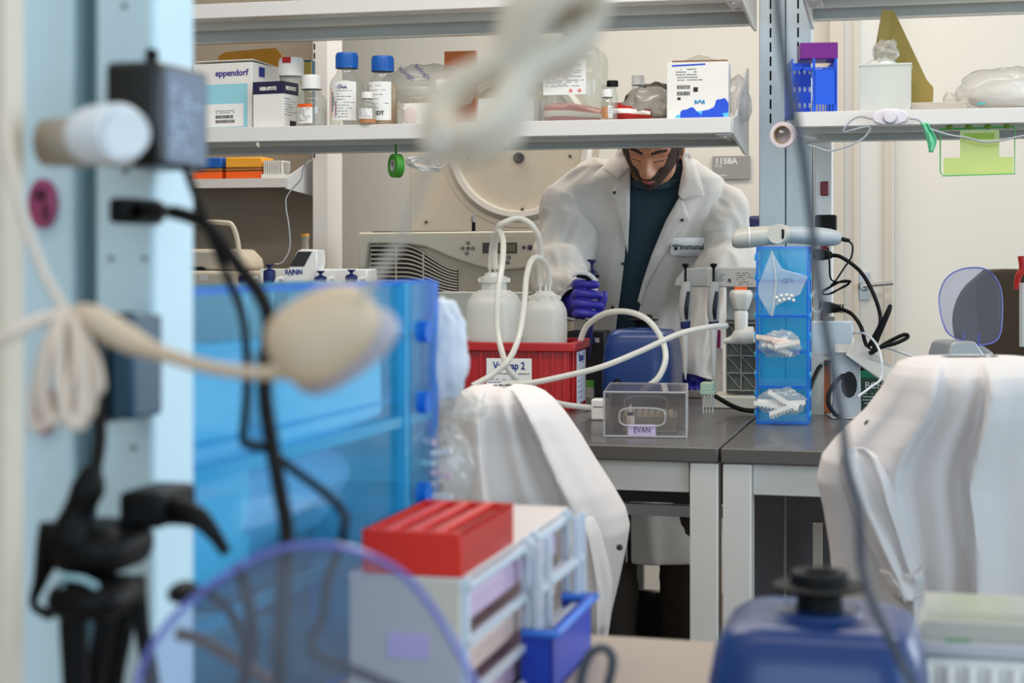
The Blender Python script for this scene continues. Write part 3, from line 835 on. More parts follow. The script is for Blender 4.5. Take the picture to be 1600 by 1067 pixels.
# green tape roll under the middle shelf, with its cord bundle
t = at('tape_roll', 'green tape roll hanging under the middle shelf', 'tape roll', 619, DV(619, .7), EZ + (400 - 259) / F * DV(619, .7), radians(-62))
s = DV(619, .7) / F
MB().lathe([(9 * s, -.010), (18.5 * s, -.010), (18.5 * s, .010), (9 * s, .010), (9 * s, -.010)], (0, 0, 0), 32, RX).build('tape', green_tape, t)
MB().lathe([(7 * s, -.0105), (9 * s, -.0105), (9 * s, .0105), (7 * s, .0105), (7 * s, -.0105)], (0, 0, 0), 32, RX).build('core', mat('grey_core', (168, 168, 170), .6), t)
MB().b2(-.006, .006, -.001, 0, 17 * s, 34 * s).build('tape_tail', green_tape, t)
pts = []
for k in range(46):
    a = k / 45 * 2 * pi * 3.5
    pts.append(P(662 + 24 * cos(a) + 3 * sin(a * 2.3), 257 + 9 * sin(a + .6) + 3 * cos(1.7 * a), DV(660, .7) + .01 * sin(3 * a)))
loose('cord_bundle', 'looped white cord bundle hanging beside the green tape', 'cord', pts + [P(690, 262, DV(690, .7)), P(700, 238, DV(690, .7))], .0022, white_pl, smooth=3)
loose('thin_cord', 'thin white cord dangling from the shelf to the pipette stand', 'cord', C([(492, 228), (487, 240), (474, 262), (470, 280), (449, 305), (447, 325), (451, 350), (453, 385), (445, 405), (437, 412), (430, 412)], .95), .002, mat('pale_cord', (206, 204, 200), .5))
# ================================================================== the centrifuge on the back counter
DC = DV(710, 1.58)
t = at('benchtop_centrifuge', 'big cream centrifuge with open round lid, grille and control panel, left of the researcher', 'centrifuge', 710, DC, .91)
s = DC / F
X = lambda px: (px - 710) * s
Z = lambda py: EZ - (py - 400) * s - .91
MB().b2(X(556), X(902), .012, .50, .012, Z(372)).build('housing', cream, t, bevel=.012, seg=3)
MB().b2(X(575), X(890), -.0, .012, 0.03, Z(386)).build('front_panel', cream_dark, t, bevel=.004)
top = [(556, 363), (902, 361)]
bot = [(902, 392), (880, 402), (850, 413), (818, 420), (790, 422), (760, 418), (735, 411), (708, 402), (685, 392), (665, 385), (640, 381), (600, 380), (572, 380), (566, 420), (557, 420)]
cp = MB().prism([(X(a), Z(b)) for a, b in top + bot], -.03, .014).build('control_panel', cream, t, bevel=.006, seg=3)
def gl(px, i):      # the grille lines sag to the right like the panel edge above them
    q = max(0, min(1, (px - 628) / 90))
    return 384 + i * 6.9 + 38 * q * q * (3 - 2 * q) * max(0.0, 1 - i / 15)
mb = MB(); xs = [573 + 143 * k / 24 for k in range(25)]
mb.prism([(X(x), Z(gl(x, -.3))) for x in xs] + [(X(x), Z(gl(x, 13.6))) for x in reversed(xs)], -.002, .003)
mb.build('grille_recess', mat('recess_dark', (58, 50, 42), .9), t)
mb = MB()
for i in range(14):
    vs = []
    for x in xs: vs.append((X(x), -.004, Z(gl(x, i))))
    for a, b in zip(vs[:-1], vs[1:]):
        for w in (0,): mb._fin([(a[0], -.008, a[2] - .0018), (b[0], -.008, b[2] - .0018), (b[0], -.008, b[2] + .0026), (a[0], -.008, a[2] + .0026), (a[0], 0, a[2] - .0018), (b[0], 0, b[2] - .0018), (b[0], 0, b[2] + .0026), (a[0], 0, a[2] + .0026)], [(0, 1, 2, 3), (7, 6, 5, 4), (3, 2, 6, 7), (0, 4, 5, 1)])
for x in (615, 660): mb.b2(X(x) - .002, X(x) + .002, -.007, 0, Z(gl(x, 13.4)), Z(gl(x, -.2)))
mb.build('grille_slats', cream, t)
MB().b2(X(576), X(875), -.004, .45, Z(364), Z(361)).build('top_gasket', mat('gasket', (52, 44, 38), .7), t)
MB().b2(X(760), X(815), -.033, -.028, Z(396), Z(379)).build('display_frame', mat('disp_frame', (86, 82, 74), .5), t, bevel=.002)
MB().b2(X(770), X(813), -.034, -.0325, Z(393), Z(382)).build('display', mat('lcd', (128, 122, 92), .3), t)
for (bx, by, r, m_) in ((737, 380, 2.8, 'ring'), (728, 388, 2.8, 'ring'), (745, 388, 2.8, 'ring'), (737, 388, 3, 'dark'), (735, 396, 2.8, 'ring'), (826, 387, 2.8, 'purple'), (836, 387, 4.2, 'purple'), (802, 402, 3, 'ring'), (800, 410, 3, 'ring')):
    mm = {'ring': mat('button_ring', (104, 96, 92), .5), 'dark': mat('button_dark', (124, 112, 104), .5), 'purple': mat('button_purple', (88, 66, 92), .4)}[m_]
    b = MB().lathe([(r * s, 0), (r * s, .004), (.0001, .005)], (X(bx), -.03, Z(by)), 18, RX).build('button', mm, t)
    if m_ == 'ring': MB().lathe([(r * s * .55, .004), (.0001, .0058)], (X(bx), -.03, Z(by)), 14, RX).build('button_cap', cream, b)
lines(X(780), X(812), Z(375), Z(370), -.0305, 1, rnd, .0016).build('printed_lines', mat('print_tan', (186, 176, 160)), t)
# open lid standing behind
def LX(px, y, X0, D0):
    k = (px - CX) / F
    x = (k * (D0 + y * CT) - X0 - y * ST) / (CT + k * ST)
    return x, D0 - x * ST + y * CT
def LP(px, py, y):
    x, D = LX(px, y, (710 - CX) / F * DC, DC)
    return x, EZ - (py - 400) * D / F - .91
xa, xb = LP(640, 300, .40)[0], LP(906, 300, .40)[0]
lid = MB().b2(xa, xb, .40, .44, LP(700, 366, .4)[1], LP(700, 150, .4)[1]).build('lid', cream_dark, t, bevel=.006)
cx, cz = LP(812, 228, .4); R_ = cz - LP(812, 345, .4)[1]
ring = MB().lathe([(R_ * .86, 0), (R_ * .88, .026), (R_ * .95, .028), (R_ * 1.0, .012), (R_ * 1.0, 0)], (cx, .40, cz), 80, RX).build('lid_seal', mat('seal_grey', (216, 211, 202), .45), lid)
MB().lathe([(R_ * .87, .004), (R_ * .5, .007), (.0001, .008)], (cx, .40, cz), 64, RX).build('lid_liner', mat('lid_liner', (208, 198, 180), .5, noise_amt=.05, noise_scale=90), lid)
kx, kz = LP(811, 246, .39)
MB().lathe([(9 * s, 0), (9 * s, .012), (7.5 * s, .015), (.0001, .012)], (kx, .392, kz), 24, RX).build('lid_knob', mat('knob_dark', (70, 70, 74), .5), lid)
for bx, by in ((891, 244), (816, 327), (666, 347), (732, 248)):
    qx, qz = LP(bx, by, .39)
    MB().lathe([(2.6 * s, 0), (2.6 * s, .006), (.0001, .007)], (qx, .392, qz), 14, RX).build('screw', mat('screw_brown', (98, 84, 66), .4, .5), lid)
MB().lathe([(R_ * 1.01, 0), (R_ * 1.09, 0), (R_ * 1.09, .003), (R_ * 1.01, .003)], (cx, .40, cz), 64, RX).build('lid_ring', cream_dark, lid)
lt = MB(); lt.cyl((X(712), .2, Z(361)), (X(712), .2, Z(345)), .006); lt.build('latch_post', black, t)
MB().tube([(X(712), .2, Z(346)), (X(711), .2, Z(338)), (X(714), .2, Z(331))], [.006, .007, .004], 10).build('latch_hook', chrome, t)

# ---- PCR machine with open handle, left on the back counter
Dp = DV(305, 1.52)
t = at('thermal_cycler', 'cream instrument with an arched lid handle against the taupe wall', 'instrument', 305, Dp, .91)
s = Dp / F
X = lambda px: (px - 305) * s
Z = lambda py: EZ - (py - 400) * s - .91
MB().b2(X(235), X(372), 0, .32, 0, Z(423)).build('housing', mat('cream_grey', (214, 202, 182), .45), t, bevel=.012, seg=3)
MB().prism([(X(250), Z(422)), (X(254), Z(404)), (X(270), Z(389)), (X(345), Z(389)), (X(360), Z(404)), (X(364), Z(422))], .03, .28).build('lid', mat('cream_grey', (214, 202, 182), .45), t, bevel=.012, seg=3)
MB().prism([(X(268), Z(422)), (X(276), Z(417)), (X(312), Z(417)), (X(318), Z(422))], .022, .03).build('lid_shadow_gap', slotblack, t)
MB().tube([(X(260), .10, Z(398)), (X(255), .10, Z(375)), (X(258), .10, Z(352)), (X(275), .10, Z(347)), (X(330), .10, Z(347)), (X(346), .10, Z(353)), (X(355), .10, Z(380)), (X(362), .08, Z(415))], [.009, .008, .008, .008, .008, .008, .008, .008], 10).build('handle', mat('cream_grey', (214, 202, 182), .45), t)
MB().b2(X(312), X(327), -.001, 0, Z(438), Z(430)).build('badge', white_pl, t)
# mini centrifuge dome in front
t = at('mini_centrifuge', 'round lidded mini centrifuge, left of the pipette stand', 'centrifuge', 262, 4.25, BZ)
s = 4.25 / F
zz = EZ - (455 - 400) * s - BZ
MB().lathe([(40 * s, 0), (42 * s, .02), (40 * s, zz)], n=40).build('base', mat('grey_base', (170, 164, 156), .5), t)
MB().lathe([(37 * s, 0), (36 * s, 12 * s), (28 * s, 24 * s), (14 * s, 30 * s), (.0001, 31 * s)], (0, 0, zz), 40).build('dome', frost_thin, t)
MB().tube([(38 * s * cos(a), -.004, zz + 31 * s * sin(a)) for a in [k * pi / 12 for k in range(13)]], .0025, 8, smooth=1).build('rim', navy, t)
MB().lathe([(30 * s, .004), (24 * s, 12 * s), (.0001, 14 * s)], (0, 0, zz), 30).build('rotor', mat('rotor_grey', (150, 144, 134), .6), t)

# ---- charging stand with pipettes
Ds = 4.25
t = at('pipette_charging_stand', 'white charging stand with a tilted grey screen lettered in dark blue', 'pipette stand', 470, Ds, BZ)
s = Ds / F
X = lambda px: (px - 470) * s
Z = lambda py: EZ - (py - 400) * s - BZ
MB().b2(X(395), X(575), .02, .10, Z(446), Z(420)).build('rail', white_pl, t, bevel=.004)
MB().b2(X(440), X(505), .03, .12, 0, Z(446)).build('column', white_pl, t, bevel=.004)
MB().b2(X(420), X(525), -.03, .18, 0, .02).build('foot', white_pl, t, bevel=.006)
scr = MB().prism([(X(440), Z(446)), (X(442), Z(428)), (X(449), Z(424)), (X(466), Z(392)), (X(474), Z(389)), (X(499), Z(390)), (X(500), Z(410)), (X(492), Z(446))], -.01, .05).build('console', white_pl, t, bevel=.004)
MB().prism([(X(454), Z(416)), (X(468), Z(393)), (X(491), Z(393)), (X(478), Z(416))], -.0118, -.01).build('screen', mat('screen_dark', (48, 48, 50), .2), scr)
text('RAINiN', (X(461), -.0112, Z(425)), .017, ink_blue, scr, bold=.0005, sx=.85)
lines(X(451), X(472), Z(431), Z(428), -.0112, 1, rnd, .001).build('printed_lines', ink, scr)
def hung_pipette(px, ztop, lab, shift=0):
    p = at('pipette', lab, 'pipette', px, Ds - .04, BZ + .14, group='pipettes on the charging stand')
    zz = lambda py: EZ - (py - 400) * s - BZ - .14
    MB().lathe([(1.6 * s, 0), (4 * s, .03), (7 * s, .08), (8 * s, zz(440))], n=20).build('lower_barrel', white_pl, p)
    MB().lathe([(8.6 * s, zz(444)), (9.5 * s, zz(440)), (9.5 * s, zz(ztop + 10)), (7 * s, zz(ztop + 8)), (3 * s, zz(ztop + 7)), (2.2 * s, zz(ztop + 4)), (6 * s, zz(ztop + 2)), (6.4 * s, zz(ztop)), (.0001, zz(ztop))], n=22).build('plunger', navy, p)
    MB().tube([(6 * s, -.01, zz(446)), (14 * s, -.012, zz(444)), (17 * s, -.012, zz(436)), (26 * s, -.012, zz(434))], 4 * s, 10).build('finger_hook', white_pl, p)
for px, zt_, lab in ((382, 422, 'navy and white pipette, leftmost on the charging stand'), (421, 413, 'raised navy pipette just left of the grey screen'), (501, 423, 'navy pipette just right of the grey screen'), (549, 421, 'navy pipette at the right end of the charging stand')):
    hung_pipette(px, zt_, lab)
t = at('desk_lamp_knob', 'small amber-topped bottle near the white upright', 'bottle', 477, DV(477, 1.6), .91)
s = DV(477, 1.6) / F
hh = EZ - (365 - 400) * s - .91
MB().lathe([(.03, 0), (.03, .2), (6 * s, hh - 28 * s), (5 * s, hh - 10 * s), (6.5 * s, hh - 4 * s)], n=24).build('body', mat('beige_glass', (186, 174, 154), .4), t)
MB().lathe([(6 * s, hh - 4 * s), (6 * s, hh), (.0001, hh)], n=20).build('cap', yellow_or, t)
t.name = 'wash_bottle'

# ---- orange tip boxes on the wall shelf
for px, w, cap_m, body_m, lab in ((322, 52, cap_blue, orange_pl, 'orange tip box with a blue lid on the wall shelf'), (381, 62, yellow_or, orange_pl, 'orange tip box with an amber lid on the wall shelf')):
    D = DV(px, 1.84)
    t = at('tip_box', lab, 'tip box', px, D, wsz + .0005, group='orange tip boxes')
    s = D / F
    MB().b2(-w / 2 * s, w / 2 * s, 0, .1, 0, 12 * s).build('base', body_m, t, bevel=.003)
    MB().b2(-w / 2 * s, w / 2 * s, 0, .1, 13 * s, 17 * s).build('middle_band', mat('smoke_brown', (160, 104, 50), .4), t, bevel=.002)
    MB().b2(-w / 2 * s, w / 2 * s, 0, .1, 18 * s, 34 * s).build('lid', cap_m, t, bevel=.004)
D = DV(275, 1.86)
t = at('pipette_tip_rack', 'dark red comb-like tube rack left of the orange tip boxes', 'rack', 273, D, wsz + .0005)
s = D / F
mb = MB().b2(-22 * s, 22 * s, 0, .08, 8 * s, 10 * s)
mb.build('top_plate', mat('maroon', (110, 24, 30), .5), t)
mb = MB()
for k in range(7): mb.b2((-20 + 6.2 * k) * s, (-18.2 + 6.2 * k) * s, 0, .08, 0, 8 * s)
mb.build('comb', mat('maroon_dark', (50, 20, 22), .6), t)
D = DV(426, 1.83)
t = at('slide_rack', 'white ribbed slide rack at the right end of the wall shelf', 'rack', 425, D, wsz + .0005)
s = D / F
mb = MB().b2(-18 * s, 17 * s, 0, .07, 0, 7 * s)
for k in range(9): mb.b2((-14 + 3.6 * k) * s, (-11.8 + 3.6 * k) * s, 0, .07, 7 * s, 28 * s)
mb.b2(-14 * s, 17 * s, .01, .07, 7 * s, 26 * s)
mb.build('rack', white_pl, t)
t['category'] = 'rack'

# ================================================================== things on the far bench
def onb(name, label, cat, px, py, rz=-TH, group=None):
    D = (EZ - BZ) * F / (py - HY)
    t = at(name, label, cat, px, D, BZ + .0005, rz, group)
    return t, D / F
# red bin
Db = 4.03
t = at('red_bin', 'red plastic bin with ribbed sides and a white label lettered Vactrap 2', 'bin', 805, Db, BZ + .0005, -TH * .75)
s = Db / F
X = lambda px: (px - 805) * s
Z = lambda py: EZ - (py - 400) * s - BZ
hB = Z(535); x0, x1 = X(722), X(893); d = .23
mb = MB()
tp = .006
mb.b2(x0, x1, 0, .004, 0, hB); mb.b2(x0, x1, d - .004, d, 0, hB); mb.b2(x0, x0 + .004, 0, d, 0, hB); mb.b2(x1 - .004, x1, 0, d, 0, hB); mb.b2(x0, x1, 0, d, 0, .004)
mb.build('walls', red_pl, t)
mb = MB()
for k in range(9):
    x = x0 + (x1 - x0) * (k + .5) / 9; mb.b2(x - .004, x + .004, -.005, 0, 0, hB - .02)
for k in range(6):
    y = d * (k + .5) / 6; mb.b2(x1, x1 + .005, y - .004, y + .004, 0, hB - .02)
mb.build('ribs', red_pl, t, bevel=.001)
mb = MB(); e = .012
mb.b2(x0 - e, x1 + e, -e, .004, hB - .022, hB); mb.b2(x0 - e, x1 + e, d - .004, d + e, hB - .022, hB); mb.b2(x0 - e, x0, .004, d - .004, hB - .022, hB); mb.b2(x1, x1 + e, .004, d - .004, hB - .022, hB)
mb.build('rim', red_pl, t, bevel=.003)
lb = MB().b2(X(760), X(832), -.0062, -.0054, Z(606), Z(560)).build('front_label', paper, t)
text('Vactrap 2', (X(796), -.0066, Z(572)), .0245, ink_blue, lb, bold=.0006, sx=.82)
lines(X(766), X(828), Z(588), Z(580), -.0066, 1, rnd, .002).build('printed_lines', ink, lb)
lines(X(764), X(828), Z(604), Z(591), -.0066, 3, rnd, .0015).build('printed_lines', ink_blue, lb)
lb = MB().b2(x1 + .0052, x1 + .006, .06, .2, .012, hB - .026).build('side_label', mat('pale_blue_label', (216, 222, 232), .7), t)
text('Vactrap 2', (x1 + .0064, .13, hB - .042), .028, ink_blue, lb, 'right', bold=.0004, sx=.85)
lines(.07, .19, .02, hB - .065, x1 + .0064, 6, rnd, .0013, 'right').build('printed_lines', ink_blue, lb)
bx1 = x1

def waste_bottle(px, v0, D, w, top, base, capw, cy0, label):
    t = at('waste_bottle', label, 'bottle', px, D, BZ + .006)
    s = D / F
    Zz = lambda py: EZ - (py - 400) * s - BZ - .006
    r = w / 2 * s
    MB().lathe([(r * .96, 0), (r, .008), (r, Zz(base)), (r * .97, Zz(base - 9)), (r * .8, Zz(base - 20)), (r * .55, Zz(base - 27)), (capw * .42 * s, Zz(cy0 + 2)), (capw * .42 * s, Zz(cy0 - 5))], n=48, sq=2.8).build('body', frost, t, angle=70)
    MB().lathe([(r * .93, .01), (r * .93, Zz(base) * .62)], n=40, sq=2.8).build('liquid', clear('milky_liquid', (206, 206, 196), .5, .4), t)
    mb = MB(); cr = capw / 2 * s
    h1 = cy0 - top
    mb.lathe([(cr * .86, Zz(cy0)), (cr * .86, Zz(cy0 - h1 * .45)), (cr, Zz(cy0 - h1 * .5)), (cr, Zz(cy0 - h1 * .72)), (cr * .74, Zz(cy0 - h1 * .78)), (cr * .6, Zz(top + 2)), (.0001, Zz(top + 1))], n=36)
    for k in range(24):
        a = 2 * pi * k / 24
        mb.box((cr * .87 * cos(a), cr * .87 * sin(a), Zz(cy0 - h1 * .22)), (.002, .002, h1 * .35 * s))
    for k in range(6):
        a = 2 * pi * k / 6 + .3
        mb.box((cr * cos(a), cr * sin(a), Zz(cy0 - h1 * .6)), (.01, .01, h1 * .2 * s), Matrix.Rotation(a, 3, 'Z'))
    mb.build('cap', frost, t)
    for dx in (-7, 2, 8):
        MB().cyl((dx * s, 0, Zz(top + 2)), (dx * s, 0, Zz(top - 11)), 2.1 * s).build('hose_barb', frost, t)
    return t
waste_bottle(772, 0, 4.16, 84, 424, 480, 44, 458, 'large frosted waste bottle with hoses on its cap, left in the red bin')
waste_bottle(851, 0, 4.16, 68, 453, 492, 44, 482, 'smaller frosted waste bottle with hoses, right in the red bin')
# frosted tub behind
t, s = onb('frosted_tub', 'large frosted tub behind the red bin', 'tub', 752, 619)
D = s * F
hh = EZ - 57 * s - BZ
mb = MB().b2(-72 * s, 68 * s, 0, .003, 0, hh).b2(-72 * s, 68 * s, .087, .09, 0, hh).b2(-72 * s, -70 * s, 0, .09, 0, hh).b2(66 * s, 68 * s, 0, .09, 0, hh)
mb.build('walls', frost_thin, t)
mb = MB().b2(-75 * s, 70 * s, -.004, .093, hh - .005, hh); mb.build('lid', frost, t, bevel=.002)
text('59.', (64 * s, -.001, EZ - 105 * s - BZ), .012, ink, t)

# hoses
hr = .0072
def hose(lab, pts, r=hr, name='vacuum_hose'):
    return loose(name, lab, 'hose', [P(*p) for p in pts], r, hose_mat, 'clear hoses on the far bench', n=12)
hose('clear hose arching high between the caps of the two waste bottles', [(766, 420, 4.16), (769, 385, 4.15), (776, 360, 4.12), (790, 355, 4.1), (781, 400, 4.05)][:3] + [(785, 349, 4.1), (812, 341, 4.1), (836, 358, 4.1), (845, 395, 4.13), (844, 446, 4.16)])
hose('clear hose from the large bottle cap hanging down over the bin to the small valve', [(774, 420, 4.15), (773, 385, 4.14), (779, 362, 4.08), (786, 375, 3.98), (785, 410, 3.92), (778, 460, 3.88), (777, 510, 3.86), (785, 552, 3.83), (800, 585, 3.82), (830, 612, 3.88), (872, 630, 3.92), (915, 636, 4.0), (926, 637, 4.05)])
hose('clear hose arching from the smaller bottle cap and dropping behind the bin label', [(859, 446, 4.16), (855, 420, 4.14), (845, 404, 4.1), (832, 405, 4.05), (823, 430, 3.98), (819, 475, 3.9), (811, 525, 3.84), (795, 562, 3.81), (768, 586, 3.8), (738, 603, 3.78)])
hose('clear hose loop rising from the bin rim past the blue mixer', [(907, 531, 4.12), (918, 508, 4.1), (945, 490, 4.05), (980, 487, 4.0), (1012, 500, 3.96), (1034, 530, 3.93), (1040, 560, 3.9), (1030, 588, 3.88), (1012, 604, 3.88), (1004, 610, 3.9)])
hose('long clear hose slanting from the white valve down across the red bin', [(1136, 509, 3.80), (1108, 511, 3.78), (1060, 522, 3.75), (1000, 549, 3.72), (940, 573, 3.70), (880, 588, 3.70), (830, 598, 3.70), (790, 600, 3.72), (770, 612, 3.74)], .0066)

# small white in-line valve
t, s = onb('inline_filter', 'small white cube valve at the end of the hose beside the clear box', 'valve', 935, 657)
MB().b2(-12 * s, 12 * s, 0, .04, 0, 33 * s).build('housing', white_pl, t, bevel=.004, seg=3)
lines(-8 * s, 9 * s, 19 * s, 23 * s, -.0006, 1, rnd, .0022).build('printed_lines', ink, t)

# vortex mixers: far one and near one
vblue = mat('mixer_blue', (12, 52, 112), .38, coat=.12)
def vortex(label, px, D, z, w, h, rz, kn, cup=True):
    t = at('vortex_mixer', label, 'mixer', px, D, z, rz, 'blue vortex mixers')
    d = w * .95
    mb = MB()
    prof = [(.43, 0.0), (.5, .10), (.49, .55), (.46, .80), (.42, .93), (.36, .985), (.18, 1.0)]
    def fn(a, b):
        k = b * (len(prof) - 1); i = min(int(k), len(prof) - 2); f = k - i
        r = prof[i][0] * (1 - f) + prof[i + 1][0] * f; z_ = prof[i][1] * (1 - f) + prof[i + 1][1] * f
        an = 2 * pi * a; e = 5.0
        q = 1 / ((abs(cos(an)) ** e + abs(sin(an)) ** e) ** (1 / e))
        lean = .05 * w * z_
        return (w * r * q * cos(an), d * r * q * sin(an) + d / 2 + lean, z_ * h)
    mb.grid(fn, 56, 18, True)
    mb.build('housing', vblue, t, angle=60)
    MB().lathe([(w * .2, 0), (w * .19, h * .03), (w * .13, h * .04)], (0, d * .52, h * .985), 30).build('collar', vblue, t)
    MB().lathe([(w * .11, 0), (w * .105, kn * .45), (w * .12, kn * .5), (w * .17, kn * .55), (w * .215, kn * .62), (w * .215, kn * .68), (w * .14, kn * .72), (w * .13, kn * 1.0), (w * .09, kn * .98), (w * .06, kn * .8), (.0001, kn * .78)], (0, d * .52, h), 36).build('rubber_cup', black_rub, t)
    MB().sph((-w * .22, d * .02 , h * .22), (w * .09, w * .05, h * .13)).build('dial', black, t)
    return t
vortex('dark blue vortex mixer with black cup at the researcher, beside the red bin', 989, 4.16, BZ + .0005, 118 * 4.16 / F, EZ - 116 * 4.16 / F - BZ, -TH - radians(5), 22 * 4.16 / F)
# dark rack behind it
t, s = onb('tube_block', 'black and navy tube block behind the red bin, at the gloved hand', 'tube block', 915, 620)
D = s * F
MB().b2(-30 * s, 30 * s, 0, .09, 0, EZ - 118 * s - BZ).build('block', mat('blackish', (20, 20, 30), .5), t, bevel=.004)
MB().lathe([(34 * s, 0), (33 * s, 12 * s), (22 * s, 20 * s)], (0, .05, EZ - 133 * s - BZ - .008), 36).build('bowl', navy, t)
MB().b2(4 * s, 22 * s, -.0008, 0, EZ - 135 * s - BZ, EZ - 128 * s - BZ).build('label', paper, t)
MB().b2(-6 * s, 14 * s, -.03, -.002, 0, 16 * s).build('reagent_reservoir', frost_thin, t)
MB().b2(-6 * s, 14 * s, -.03, -.002, 16 * s, 26 * s).build('green_lid', mat('green_lid', (90, 160, 60), .5), t)

# clear box in front lettered EVAN
t, s = onb('clear_storage_box', 'clear plastic box on the bench front with a lilac name label', 'storage box', 1008, 684, -TH + radians(8))
D = s * F; w = 64 * s; d = .235; h = 82 * s * .86
mb = MB(); th = .002
mb.b2(-w, w, 0, th, .002, h); mb.b2(-w, w, d - th, d, .002, h); mb.b2(-w, -w + th, 0, d, .002, h); mb.b2(w - th, w, 0, d, .002, h); mb.b2(-w, w, 0, d, 0, .002)
mb.build('walls', acrylic, t)
MB().b2(-w, w, 0, d, h, h + .002).build('lid', acrylic, t)
mb = MB()
for (a, b) in (((-w, 0, h), (w, 0, h)), ((-w, d, h), (w, d, h)), ((-w, 0, h), (-w, d, h)), ((w, 0, h), (w, d, h)), ((-w, 0, 0), (-w, 0, h)), ((w, 0, 0), (w, 0, h)), ((w, d, 0), (w, d, h)), ((-w, 0, .002), (w, 0, .002)), ((w, 0, .002), (w, d, .002)), ((-w, d, 0), (-w, d, h))):
    mb.tube([a, b], .0022, 8, smooth=1)
mb.build('edges', acrylic_edge, t)
for yy, zc in ((-.001, .45), (d, .5)):
    pts = []
    for k in range(32):
        a = 2 * pi * k / 32
        pts.append(((-.006 + .5 * w * .0) + w * .56 * (abs(cos(a)) ** .45) * (1 if cos(a) > 0 else -1), yy, h * zc + .2 * h * (abs(sin(a)) ** .6) * (1 if sin(a) > 0 else -1)))
    MB().tube(pts, .002, 8, True, smooth=1).build('finger_slot_rim', acrylic_edge, t)
MB().b2(-.035, .022, -.0012, -.0002, .004, .027).build('name_label', mat('lilac', (206, 184, 222), .7), t)
text('EVAN', (-.006, -.0016, .0155), .0155, mat('pen_grey', (96, 84, 110), .8), t, sx=.9)
cont = at('tip_rack', 'grey tip insert stored inside the clear box', 'tip rack', 1012, D + .05, BZ + .003, -TH + radians(8))
mb = MB().b2(-.055, .06, .03, .15, 0, .035)
mb.build('tray', mat('grey_tray', (142, 140, 130), .5), cont, bevel=.002)
mb = MB()
for i in range(8):
    for j in range(4): mb.lathe([(.0045, 0), (.0045, .006), (.003, .0062)], (-.048 + .0135 * i, .042 + .026 * j, .035), 10)
mb.build('tips', mat('tray_pale', (188, 184, 174), .5), cont)
bt = at('dropper', 'small white dropper bottle stored inside the clear box', 'bottle', 985, D + .035, BZ + .003)
MB().lathe([(.009, 0), (.009, .035), (.004, .045), (.002, .062)], n=16).build('body', white_pl, bt)
MB().lathe([(.0065, .036), (.0065, .047), (.0001, .047)], n=16).build('collar', navy, bt)

# pale tip box with hanging tips right of it
t, s = onb('tip_comb', 'pale green multi-channel tip comb behind the clear box', 'tip comb', 1104, 647)
mb = MB(); mb.b2(-10 * s, 12 * s, 0, .05, 30 * s, 36 * s); mb.b2(-10 * s, 10 * s, 0, .05, 36 * s, 48 * s)
mb.build('top', mat('mint_pale', (176, 200, 176), .4), t, bevel=.001)
mb = MB()
for k in range(4): mb.lathe([(1.0 * s, 0), (2.0 * s, 30 * s)], ((-7 + 5 * k) * s, .02, 0), 10)
mb.build('tips', frost, t)

# carousel / pipette stand (grey)
Dk = 4.12
t = at('pipette_rack', 'grey bar stand holding two hanging pipettes in front of the researcher', 'pipette stand', 1120, Dk, BZ + .0005)
s = Dk / F
X = lambda px: (px - 1120) * s
Z = lambda py: EZ - (py - 400) * s - BZ
greyp = mat('stand_grey', (158, 158, 154), .45)
MB().prism([(X(1053), Z(448)), (X(1056), Z(436)), (X(1070), Z(420)), (X(1108), Z(418)), (X(1108), Z(449))], 0, .05).build('bar_end', greyp, t, bevel=.003)
MB().b2(X(1103), X(1184), -.002, .05, Z(449), Z(418)).build('bar', mat('stand_light', (176, 174, 168), .45), t, bevel=.003)
lb = MB().b2(X(1150), X(1182), -.003, -.002, Z(448), Z(424)).build('rating_label', mat('rate_label', (182, 178, 170), .6), t)
lines(X(1151), X(1181), Z(446), Z(425), -.0034, 6, rnd, .0013).build('printed_lines', ink, lb)
lines(X(1118), X(1134), Z(440), Z(428), -.0034, 5, rnd, .0009).build('printed_lines', ink, t)
MB().lathe([(2.6 * s, 0), (2.6 * s, .003), (.0001, .003)], (X(1140), -.002, Z(438)), 14, RX).build('screw', steel_dark, t)
MB().b2(X(1131), X(1184), .05, .10, 0, Z(448)).build('column', greyp, t, bevel=.003)
MB().b2(X(1100), X(1184), -.03, .12, 0, .03).build('base', mat('base_cream', (200, 194, 182), .5), t, bevel=.003)
